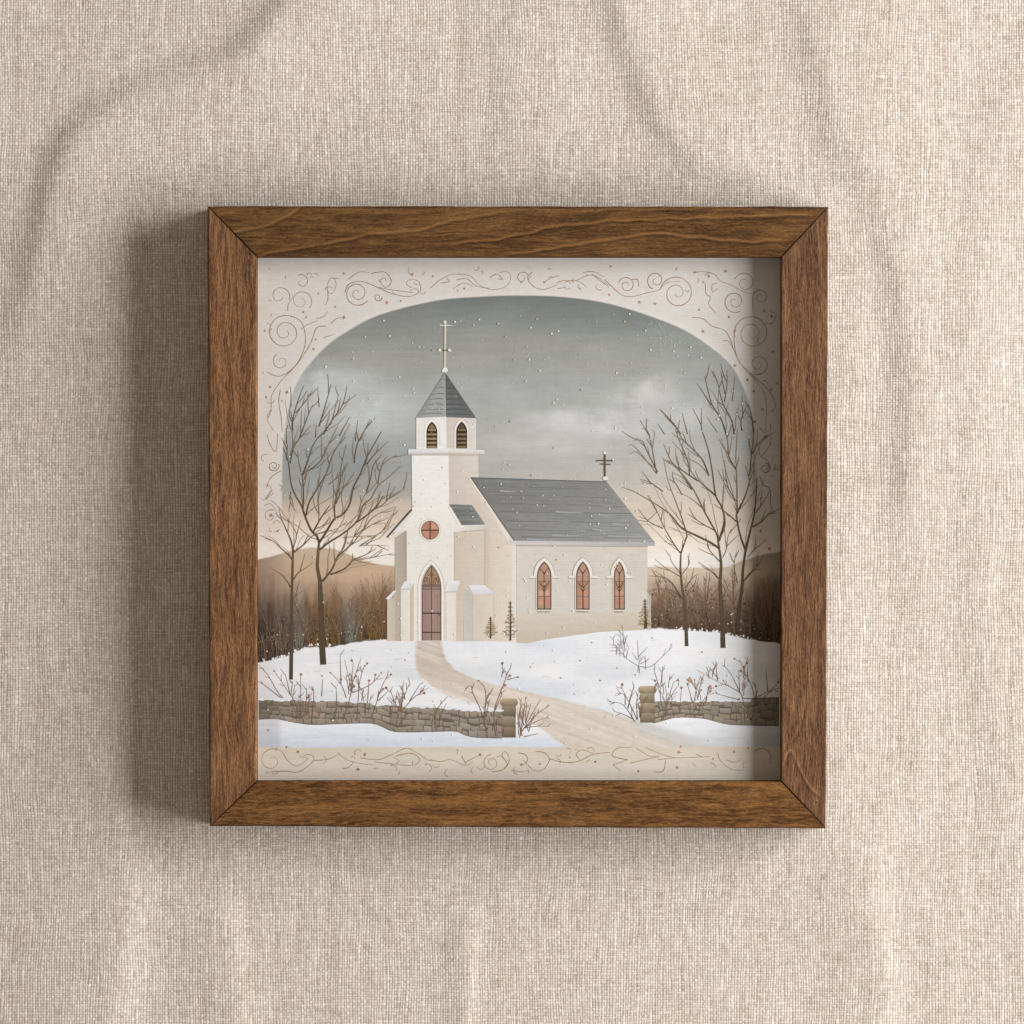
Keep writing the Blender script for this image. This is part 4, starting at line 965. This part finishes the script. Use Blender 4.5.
def build_bushes(pr):
    random.seed(8)
    RD, ORG = (172, 110, 92), (186, 138, 104)
    def bush(groups, label, base, *a_, **k_):
        return bush_(groups, label, base, *a_, **k_)
    def bush_(groups, label, base, col=(120, 95, 77), tip=(150, 124, 106), fork=.8, dots=.2, dc=RD):
        p = Paint(base, mod=30); ends = []
        for cv, pts in groups:
            q = cv(pts); p.stroke(q, .9, .35, col, tip, wob=.05)
            s = spline(q, 5); ends.append(q[-1])
            for k in range(int(len(s) * .22 * fork + random.random())):
                i = random.randint(len(s) // 2, len(s) - 1); a = s[i]; b = s[max(0, i - 2)]
                g = math.atan2(a[1] - b[1], a[0] - b[0]) + random.choice((-1, 1)) * random.uniform(.35, .8); l = random.uniform(3, 8)
                e = (a[0] + l * math.cos(g), a[1] + l * math.sin(g)); p.stroke([a, ((a[0] + e[0]) / 2, (a[1] + e[1]) / 2 + .4), e], .6, .3, col, tip); ends.append(e)
        roots = [cv(pts)[0] for cv, pts in groups]
        for k in range(int(len(roots) * 1.1)):
            r0 = random.choice(roots); x = r0[0] + random.gauss(0, 5); y = r0[1] - random.uniform(0, 6); h = random.uniform(7, 24); ln_ = random.uniform(-.35, .35)
            e = (x + ln_ * h, y - h); p.stroke([(x, y), (x + ln_ * h * .4, y - h * .55), e], .75, .3, col, tip)
            for q in range(2):
                f = random.uniform(.45, .85); g = (x + ln_ * h * f, y - h * f); sgn = random.choice((-1, 1)); e2 = (g[0] + sgn * random.uniform(2, 4), g[1] - random.uniform(3, 6))
                p.stroke([g, e2], .5, .3, tip, smooth=False)
                if random.random() < dots * .4: ends.append(e2)
        for e in ends:
            if random.random() < dots: p.dot(e[0], e[1], random.uniform(.8, 1.5), tuple(np.array(dc) + random.uniform(-14, 14)), 7)
        p.build('painted_bush', pr, label)
    bush([(Z6, [(255, 660), (230, 560), (180, 480), (110, 375)]), (Z6, [(160, 530), (120, 480), (75, 400), (20, 340)]), (Z6, [(200, 510), (175, 400)]), (Z6, [(265, 640), (260, 520), (262, 395)]), (Z6, [(245, 640), (215, 560), (225, 460)]),
          (Z6, [(325, 640), (335, 520), (330, 460)]), (Z6, [(150, 530), (60, 460), (10, 430)]), (Z6, [(275, 640), (290, 560), (295, 470)]), (Z6, [(380, 520), (385, 420)])], 'thin brown bush at the far left over the wall', 40)
    bush([(Z6, [(500, 660), (540, 530), (545, 470), (510, 310)]), (Z6, [(540, 490), (570, 400), (605, 300)]), (Z6, [(545, 470), (560, 330)]), (Z6, [(520, 530), (490, 450), (430, 385)]), (Z6, [(490, 440), (485, 285)]),
          (Z6, [(555, 500), (660, 450), (720, 385)]), (Z6, [(580, 660), (590, 500), (600, 420), (625, 340)]), (Z6, [(660, 650), (690, 560), (720, 470), (755, 400)]), (Z6, [(640, 560), (650, 430)]), (Z6, [(700, 545), (760, 490)]), (Z6, [(455, 640), (465, 540), (462, 470)])],
         'tall red-budded bush before the left wall', 40, dots=.34)
    bush([(Z6, [(800, 690), (820, 610), (850, 520), (880, 440)]), (Z6, [(835, 590), (845, 430)]), (Z6, [(820, 600), (790, 540), (770, 480)]), (Z6, [(830, 610), (890, 540), (940, 500), (990, 470)]), (Z6, [(880, 545), (940, 450)]), (Z6, [(940, 505), (970, 455)]),
          (Z6, [(770, 690), (780, 600), (780, 540)]), (Z6, [(810, 700), (850, 640), (870, 590)])], 'low fan shaped bush with dark red berries by the left wall', 40, dots=.34)
    bush([(Z7, [(375, 745), (365, 610), (400, 500), (435, 400), (410, 360)]), (Z7, [(435, 400), (460, 355)]), (Z7, [(440, 425), (500, 410)]), (Z7, [(325, 725), (290, 600), (245, 500), (235, 460), (200, 475)]), (Z7, [(310, 650), (320, 520), (308, 460)]), (Z7, [(320, 540), (362, 470)]),
          (Z7, [(370, 600), (410, 510)]), (Z7, [(30, 700), (40, 600), (100, 520)])], 'curling tall shoots before the left pillar', 72, dots=.2)
    bush([(Z7, [(510, 755), (530, 650), (545, 520)]), (Z7, [(515, 745), (512, 640), (520, 530)]), (Z7, [(525, 720), (570, 640), (630, 535)]), (Z7, [(540, 700), (610, 620), (685, 570)]), (Z7, [(545, 695), (610, 660), (665, 640)]), (Z7, [(540, 700), (600, 690), (675, 690)]),
          (Z7, [(545, 670), (575, 560)]), (Z7, [(535, 750), (620, 730)]), (Z7, [(505, 740), (500, 620)])], 'spiky leafless bush right of the left pillar', 40, dots=.0)
    bush([(Z8, [(170, 665), (130, 600), (90, 560), (10, 550)]), (Z8, [(185, 655), (140, 560), (90, 460)]), (Z8, [(115, 570), (110, 510), (60, 505)]), (Z8, [(165, 650), (100, 620), (55, 605)]), (Z8, [(130, 590), (165, 460)]), (Z8, [(185, 650), (180, 560), (190, 500)])],
         'dark arching bush left of the right pillar', 40, (88, 70, 56), dots=.2)
    bush([(Z8, [(320, 660), (350, 540), (340, 440)]), (Z8, [(330, 655), (370, 530), (420, 455)]), (Z8, [(330, 600), (315, 520), (325, 380)]), (Z8, [(318, 510), (285, 430)]), (Z8, [(350, 570), (390, 440)]), (Z8, [(310, 470), (280, 370)])], 'upright bush against the right pillar', 40, dots=.15)
    bush([(Z8, [(425, 620), (435, 470)]), (Z8, [(530, 630), (545, 520), (490, 430)]), (Z8, [(540, 570), (600, 490)]), (Z8, [(570, 560), (590, 470)]), (Z8, [(500, 560), (470, 450)]), (Z8, [(530, 540), (515, 470)])], 'orange leaved bush along the right wall', 40, dots=1.0, dc=ORG, fork=1.2)
    bush([(Z8, [(797, 672), (780, 520), (720, 470), (640, 435), (525, 370)]), (Z8, [(770, 500), (720, 400), (680, 345)]), (Z8, [(640, 430), (630, 315)]), (Z8, [(645, 420), (590, 350)]), (Z8, [(835, 665), (850, 540), (830, 450), (790, 370), (765, 305)]), (Z8, [(815, 440), (808, 330)]),
          (Z8, [(850, 545), (870, 470)]), (Z8, [(765, 540), (690, 520), (620, 500)]), (Z8, [(785, 530), (850, 530), (930, 490), (1000, 470)]), (Z8, [(925, 490), (915, 360)]), (Z8, [(858, 570), (920, 510), (985, 440)])], 'widest bush with pink buds at the right wall', 40, dots=.32)
    bush([(Z8, [(195, 390), (190, 350), (130, 310), (60, 230)]), (Z8, [(190, 350), (260, 350), (330, 290), (380, 240)]), (Z8, [(110, 300), (95, 215)]), (Z8, [(120, 300), (135, 240)]), (Z8, [(200, 335), (250, 310)]), (Z8, [(190, 310), (185, 200)]), (Z8, [(190, 295), (240, 240)]), (Z8, [(185, 315), (155, 270)]), (Z8, [(85, 260), (25, 262)])],
         'grey twiggy bush standing in the open snow', 6, (132, 124, 122), (120, 112, 110), dots=.1)
    # little saplings at the church wall
    for x, t, b, w, lab in ((490.6, 616.5, 638.5, 6.5, 'shorter ochre sapling beside the church buttress'), (510.6, 601, 640.5, 8.5, 'taller ochre sapling at the church corner'), (645.3, 599, 628.8, 7, 'ochre sapling at the far end of the church wall')):
        p = Paint(185, mod=30); p.stroke([(x, b), (x + .2, (t + b) / 2), (x - .1, t)], 1.5, .7, (70, 60, 48), (84, 72, 56))
        for k in range(9):
            y = t + 2 + (b - t - 4) * k / 9; s = random.choice((-1, 1)); l = (1.5 + w * .6 * k / 9) * random.uniform(.7, 1.2)
            for s in (-1, 1): p.stroke([(x, y + 1), (x + s * l * .6, y - .2), (x + s * l, y + .8)], .7, .4, (92, 78, 58), (150, 122, 86))
            if k > 2:
                for s in (-1, 1):
                    for q in range(3): p.dot(x + s * l * random.uniform(.35, 1.25), y + random.uniform(-1.2, 2.6), random.uniform(.5, 1.4), random.choice(((194, 170, 134), (200, 174, 138), (174, 150, 116))), 6, .6)
        p.build('painted_sapling', pr, lab)

def build_ornament(pr):
    random.seed(4)
    BR = (154, 126, 96)
    pu, pb = Paint(6, mod=22), Paint(6, mod=22)
    low = lambda cv: pb if cv in (Z6, Z7, Z8) else pu
    def sp(cv, cx, cy, r0, r1, a0, turns, sq=1.0, w=.85, c=BR):
        n = int(abs(turns) * 18)
        pts = [(cx + (r0 + (r1 - r0) * (k / n) ** 1.15) * math.cos(math.radians(a0) + 2 * math.pi * turns * k / n), cy + sq * (r0 + (r1 - r0) * (k / n) ** 1.15) * math.sin(math.radians(a0) + 2 * math.pi * turns * k / n)) for k in range(n + 1)]
        low(cv).stroke(cv(pts), w * .92, .5, np.array(c) + random.uniform(-12, 12), None, smooth=False, wob=.25)
    def ln(cv, *pts, w=.9, c=BR):
        low(cv).stroke(cv(list(pts)), w * .85, w * .55, np.array(c) + random.uniform(-14, 14), None, wob=.25)
    # upper left corner
    sp(Z1, 170, 440, 98, 14, -75, -1.9, w=1.0); sp(Z1, 148, 606, 48, 8, -120, -1.2); sp(Z1, 140, 235, 60, 16, 20, -1.0); sp(Z1, 262, 262, 64, 10, 40, -1.4); sp(Z1, 266, 152, 42, 14, -120, .9)
    ln(Z1, (200, 345), (262, 380), (288, 470), (270, 560), (220, 640), (140, 690), (65, 665), w=1.0); ln(Z1, (405, 405), (350, 415), (315, 505), (240, 620), (150, 715), (95, 800), (92, 870), (70, 930), (105, 1000), w=1.0)
    ln(Z1, (480, 135), (425, 138), (412, 200), (440, 218), (462, 170), (450, 130)); ln(Z1, (413, 200), (415, 250), (400, 285)); ln(Z1, (350, 362), (390, 350), (415, 320)); ln(Z1, (430, 392), (465, 362), (515, 352)); ln(Z1, (390, 470), (455, 450)); ln(Z1, (260, 425), (300, 395), (355, 375))
    sp(Z1, 582, 218, 72, 10, 35, 1.8, w=1.0); ln(Z1, (512, 215), (535, 165), (600, 150), (660, 168), (730, 200), (800, 225), (880, 236), (940, 205), (930, 150), (880, 140), (862, 165), (890, 185)); ln(Z1, (530, 140), (590, 98), (650, 100)); ln(Z1, (660, 105), (740, 98), (776, 150), (745, 185), (712, 150), (735, 130), (748, 150))
    ln(Z1, (700, 185), (790, 200), (900, 214)); sp(Z1, 700, 240, 24, 6, 0, 1.2); ln(Z1, (185, 320), (190, 280), (220, 235)); ln(Z1, (145, 770), (135, 830), (150, 930), (155, 1010)); ln(Z1, (75, 930), (95, 880))
    # top middle
    ln(Z2, (0, 190), (60, 140), (130, 110), (225, 118), (280, 170), (350, 196), (430, 180), (460, 130), (440, 95), (395, 100)); ln(Z2, (340, 130), (380, 108), (412, 140), (385, 135)); ln(Z2, (60, 160), (110, 150), (90, 130)); ln(Z2, (150, 142), (210, 135), (260, 175), (340, 190)); ln(Z2, (130, 192), (190, 160), (245, 180))
    sp(Z2, 525, 130, 36, 10, -30, -1.0); ln(Z2, (582, 95), (555, 130), (590, 180), (650, 195), (722, 170)); ln(Z2, (650, 155), (690, 130), (740, 115)); ln(Z2, (720, 160), (760, 145), (830, 145), (900, 115), (960, 130), (1015, 172)); ln(Z2, (830, 145), (865, 160), (890, 185)); ln(Z2, (920, 108), (980, 155), (1020, 182)); ln(Z2, (725, 190), (775, 185)); ln(Z2, (840, 180), (858, 202)); ln(Z2, (870, 100), (930, 95), (990, 125))
    # upper right corner
    ln(Z3, (0, 140), (50, 190), (100, 230), (160, 236), (240, 215), (305, 200), (350, 160), (430, 148)); sp(Z3, 122, 172, 48, 8, 200, 1.5); ln(Z3, (150, 140), (185, 140), (192, 180)); sp(Z3, 290, 145, 52, 10, 110, 1.4); sp(Z3, 410, 218, 100, 8, -170, 1.95, w=1.0)
    ln(Z3, (500, 100), (560, 95), (620, 108), (660, 150), (720, 172), (800, 215), (850, 212), (880, 195)); sp(Z3, 738, 265, 64, 8, 60, 1.7); sp(Z3, 795, 158, 60, 16, -160, 1.3); sp(Z3, 885, 240, 46, 8, 160, 1.5); sp(Z3, 836, 445, 104, 12, 165, 2.1, w=1.0); sp(Z3, 872, 622, 58, 8, 95, -1.5)
    ln(Z3, (495, 356), (555, 362), (610, 405), (680, 428), (712, 480), (750, 580), (800, 655), (870, 730), (910, 800), (918, 900), (910, 1000), w=1.0); ln(Z3, (738, 430), (735, 500), (760, 600), (830, 672), (890, 682)); ln(Z3, (820, 672), (880, 720), (940, 780), (970, 860), (942, 888)); ln(Z3, (670, 490), (702, 490), (742, 555))
    ln(Z3, (570, 160), (575, 220), (600, 240), (590, 280), (630, 330)); ln(Z3, (640, 160), (610, 170), (612, 210), (640, 190)); ln(Z3, (840, 250), (842, 330)); ln(Z3, (970, 340), (955, 385), (920, 390)); ln(Z3, (940, 960), (945, 1000)); ln(Z3, (880, 980), (905, 1010), (930, 1000))
    ln(Z5, (930, 20), (880, 90), (885, 150), (930, 180), (925, 240)); sp(Z5, 912, 218, 30, 6, -90, 1.6, c=(110, 98, 84)); ln(Z5, (880, 262), (900, 310), (940, 340), (940, 420), (960, 470), c=(120, 102, 84)); ln(Z5, (945, 40), (935, 90), (890, 150))
    # left side
    ln(Z4, (70, 30), (85, 80), (118, 122), (130, 20)); sp(Z4, 106, 205, 32, 6, -20, 1.6); ln(Z4, (150, 230), (90, 272), (65, 330)); ln(Z4, (60, 390), (100, 340)); ln(Z4, (105, 360), (75, 382), (70, 400)); ln(Z4, (55, 430), (90, 420), (122, 470), (122, 500)); sp(Z4, 88, 490, 38, 10, -60, -1.0); ln(Z4, (110, 580), (143, 565))
    # bottom strip
    sp(Z6, 95, 885, 66, 14, -90, -1.1); ln(Z6, (95, 815), (150, 832), (190, 890), (240, 915), (300, 875), (270, 868)); ln(Z6, (95, 948), (180, 945), (245, 950), (310, 910), (336, 870), (305, 850), (250, 868)); ln(Z6, (330, 885), (400, 880), (440, 868), (472, 850)); ln(Z6, (390, 860), (410, 880), (385, 905)); ln(Z6, (470, 838), (520, 880), (600, 902), (672, 910))
    ln(Z6, (600, 870), (700, 880), (780, 850), (860, 815), (920, 840), (980, 880), (1024, 885)); ln(Z6, (500, 930), (530, 925), (562, 892)); ln(Z6, (800, 860), (890, 843), (936, 880), (900, 912), (800, 906), (680, 893)); ln(Z6, (790, 868), (820, 885), (800, 906))
    ln(Z7, (0, 880), (60, 890), (120, 880), (200, 912), (246, 890)); ln(Z7, (180, 860), (205, 905)); ln(Z7, (200, 895), (250, 870), (290, 852)); sp(Z7, 350, 898, 48, 10, -90, -1.5); ln(Z7, (350, 950), (420, 935), (452, 880), (430, 835), (410, 852), (440, 905), (420, 930)); ln(Z7, (500, 842), (540, 850), (555, 885), (520, 915)); ln(Z7, (600, 835), (650, 840), (680, 880), (645, 935), (590, 940), (530, 880))
    ln(Z7, (680, 875), (760, 895), (840, 890), (930, 850), (1024, 838)); ln(Z7, (850, 880), (832, 845), (870, 825), (940, 850)); ln(Z7, (460, 940), (520, 948), (560, 940))
    ln(Z8, (130, 880), (65, 868), (40, 850), (70, 815), (150, 808)); ln(Z8, (45, 910), (130, 880)); ln(Z8, (140, 900), (220, 882), (310, 862)); ln(Z8, (180, 815), (250, 858), (300, 862)); ln(Z8, (230, 810), (310, 845), (390, 868), (470, 868), (600, 862)); ln(Z8, (345, 885), (330, 945), (280, 950)); ln(Z8, (300, 880), (400, 870)); ln(Z8, (45, 910), (90, 945)); ln(Z8, (520, 850), (560, 868))
    ln(Z8, (640, 840), (660, 890), (720, 935), (792, 940)); ln(Z8, (690, 880), (740, 896), (776, 870)); ln(Z8, (850, 830), (900, 815), (940, 850), (940, 905)); ln(Z8, (500, 905), (520, 920))
    for k in range(90):                    # short commas and curls between the scrolls
        side = random.choice('ttlrbb')
        x, y = {'t': (random.uniform(268, 770), random.uniform(267, 292)), 'l': (random.uniform(262, 279), random.uniform(300, 530)), 'r': (random.uniform(760, 776), random.uniform(300, 520)), 'b': (random.uniform(264, 774), random.uniform(750, 776))}[side]
        if side == 'b' and 600 < x < 690: continue
        a = random.uniform(0, 6.28); r = random.uniform(1.5, 4.5); b = random.uniform(1.2, 3.2)
        (pb if side == 'b' else pu).stroke([(x + r * math.cos(a + b * q / 5), y + r * math.sin(a + b * q / 5)) for q in range(6)], .75, .4, (156, 130, 102), smooth=False)
    # small leaves
    LV = (172, 128, 98)
    def leaf(p, x, y, r):
        a = random.random() * 6.28; c = np.array(LV) + random.uniform(-18, 14)
        p.poly([(x + r * k * math.cos(a + t), y + r * k * math.sin(a + t)) for t, k in ((0, 1.3), (.6, .6), (1.3, 1.0), (2.1, .55), (3.1, 1.1), (4.0, .55), (5.0, 1.0), (5.7, .55))], c)
    for cv, lst in ((Z1, [(505, 105), (455, 295), (750, 270), (830, 260), (290, 355), (505, 355), (345, 480), (332, 535), (182, 780), (65, 808), (152, 830), (55, 432), (275, 325), (360, 220), (895, 110), (85, 750)]), (Z2, [(15, 120), (195, 190), (1018, 225), (520, 155), (650, 155)]),
                    (Z3, [(32, 65), (405, 80), (590, 120), (510, 98), (285, 277), (535, 312), (557, 433), (740, 430), (740, 628), (810, 710), (845, 775), (895, 878), (850, 950), (955, 550), (945, 765), (705, 352), (905, 318), (948, 348), (25, 228), (560, 155), (195, 268), (685, 92), (980, 730)]),
                    (Z5, [(935, 675), (885, 575)]), (Z4, [(90, 485), (130, 575)]), (Z6, [(75, 712), (245, 835), (180, 808), (625, 850), (585, 935), (975, 905)]), (Z7, [(940, 892), (795, 868), (285, 852), (625, 905), (520, 908)]), (Z8, [(430, 805), (420, 838), (410, 925), (190, 945), (735, 835), (815, 815), (615, 875)])):
        for q in cv(lst): leaf(low(cv), q[0], q[1], random.uniform(1.2, 2.1))
    pu.build('scroll_ornament', pr, 'thin brown scrollwork and leaves around the arch')
    pb.build('scroll_ornament', pr, 'thin brown scrollwork along the bottom strip')

def build_flakes(pr):
    random.seed(12)
    p = Paint(216, mod=40)
    ax = [q[0] for q in ARCH]; ay = [q[1] for q in ARCH]
    for k in range(620):
        x = random.uniform(284, 755); t = float(np.interp(x, ax, ay)); y = random.uniform(t + 4, 560)
        if random.random() < .25: y = random.uniform(t + 4, 460)
        big = random.random() < .10; r = random.uniform(.65, 1.0) if big else random.uniform(.2, .5)
        p.dot(x, y, r, random.choice(((240, 238, 234), (236, 232, 226), (228, 224, 218))) if r > .4 else (206, 204, 200), 7)
    for k in range(34):
        x = random.uniform(290, 750); t = float(np.interp(x, ax, ay)); p.dot(x, random.uniform(t + 8, 620), random.uniform(.6, 1.2), random.choice(((214, 186, 156), (208, 174, 146), (222, 198, 166))), 7)
    for k in range(110):
        x = random.uniform(395, 650); p.dot(x, random.uniform(470, 640), random.uniform(.3, .8), (243, 240, 236), 7)
    for k in range(60):
        x = random.uniform(262, 778); p.dot(x, random.uniform(640, 745), random.uniform(.4, .9), (244, 244, 246), 7)
    for cx, cy, n in ((660, 330, 25), (720, 350, 22), (676, 340, 20), (640, 365, 14)):
        for k in range(n): p.dot(cx + random.gauss(0, 9), cy + random.gauss(0, 9), random.uniform(.2, .5), (212, 212, 208), 6)
    p.build('painted_snowflakes', pr, 'white snowflakes scattered over the picture')
    p = Paint(6, mod=12)
    for (x, y) in ((505.5, 652), (591.5, 642.5), (580, 660.5), (560.5, 678), (530.5, 667), (600, 680.5), (574, 694), (352, 650.5), (405, 660), (322, 676), (455, 709), (468, 702.5), (470, 704), (420, 648), (617, 668), (635, 675), (652, 638), (702, 652)):
        p.dot(x, y, random.uniform(.8, 1.4), random.choice(((188, 146, 120), (196, 158, 134), (176, 134, 112))), 6, .8)
    for (x, y, l) in ((398, 659, 8), (476, 657.5, 7), (545, 676.5, 6), (654, 640, 6), (335, 663, 14), (318, 671, 9), (700, 652, 4)): p.stroke([(x - l / 2, y + .6), (x + l / 2, y - .5)], .6, .5, (214, 202, 196), smooth=False)
    p.build('painted_fallen_leaves', pr, 'small orange leaves lying on the snow')

build_cloth()
frame = build_frame()
pr = build_canvas(frame)
build_undergrowth(pr); build_walls(pr); build_church(pr); build_trees(pr); build_bushes(pr); build_ornament(pr); build_flakes(pr)

# ================================================================== LIGHT, CAMERA
sc = bpy.context.scene
w = bpy.data.worlds.new('World'); sc.world = w; w.use_nodes = True
bg = w.node_tree.nodes['Background']; bg.inputs[0].default_value = (1.0, 0.868, 0.72, 1); bg.inputs[1].default_value = 0.28
ld = bpy.data.lights.new('window_light', 'AREA'); ld.shape = 'RECTANGLE'; ld.size = 0.95; ld.size_y = 0.60
ld.energy = 22.6; ld.color = (0.985, 1.0, 1.02)
lo = bpy.data.objects.new('window_light', ld); C.objects.link(lo)
lo.location = (0.95, 0.05, 0.57)
from mathutils import Vector
lo.rotation_euler = (Vector((0, 0, 0)) - lo.location).to_track_quat('-Z', 'Y').to_euler()
cam = bpy.data.cameras.new('Camera'); co = bpy.data.objects.new('Camera', cam); C.objects.link(co)
co.location = (0, 0, HF + D); cam.sensor_width = 36.0; cam.lens = 36.0 * D / (1024 * S); cam.clip_start = 0.1; cam.clip_end = 10
sc.camera = co
sc.view_settings.view_transform = 'Standard'; sc.view_settings.look = 'None'; sc.view_settings.exposure = 0; sc.view_settings.gamma = 1
sc.view_settings.use_curve_mapping = False
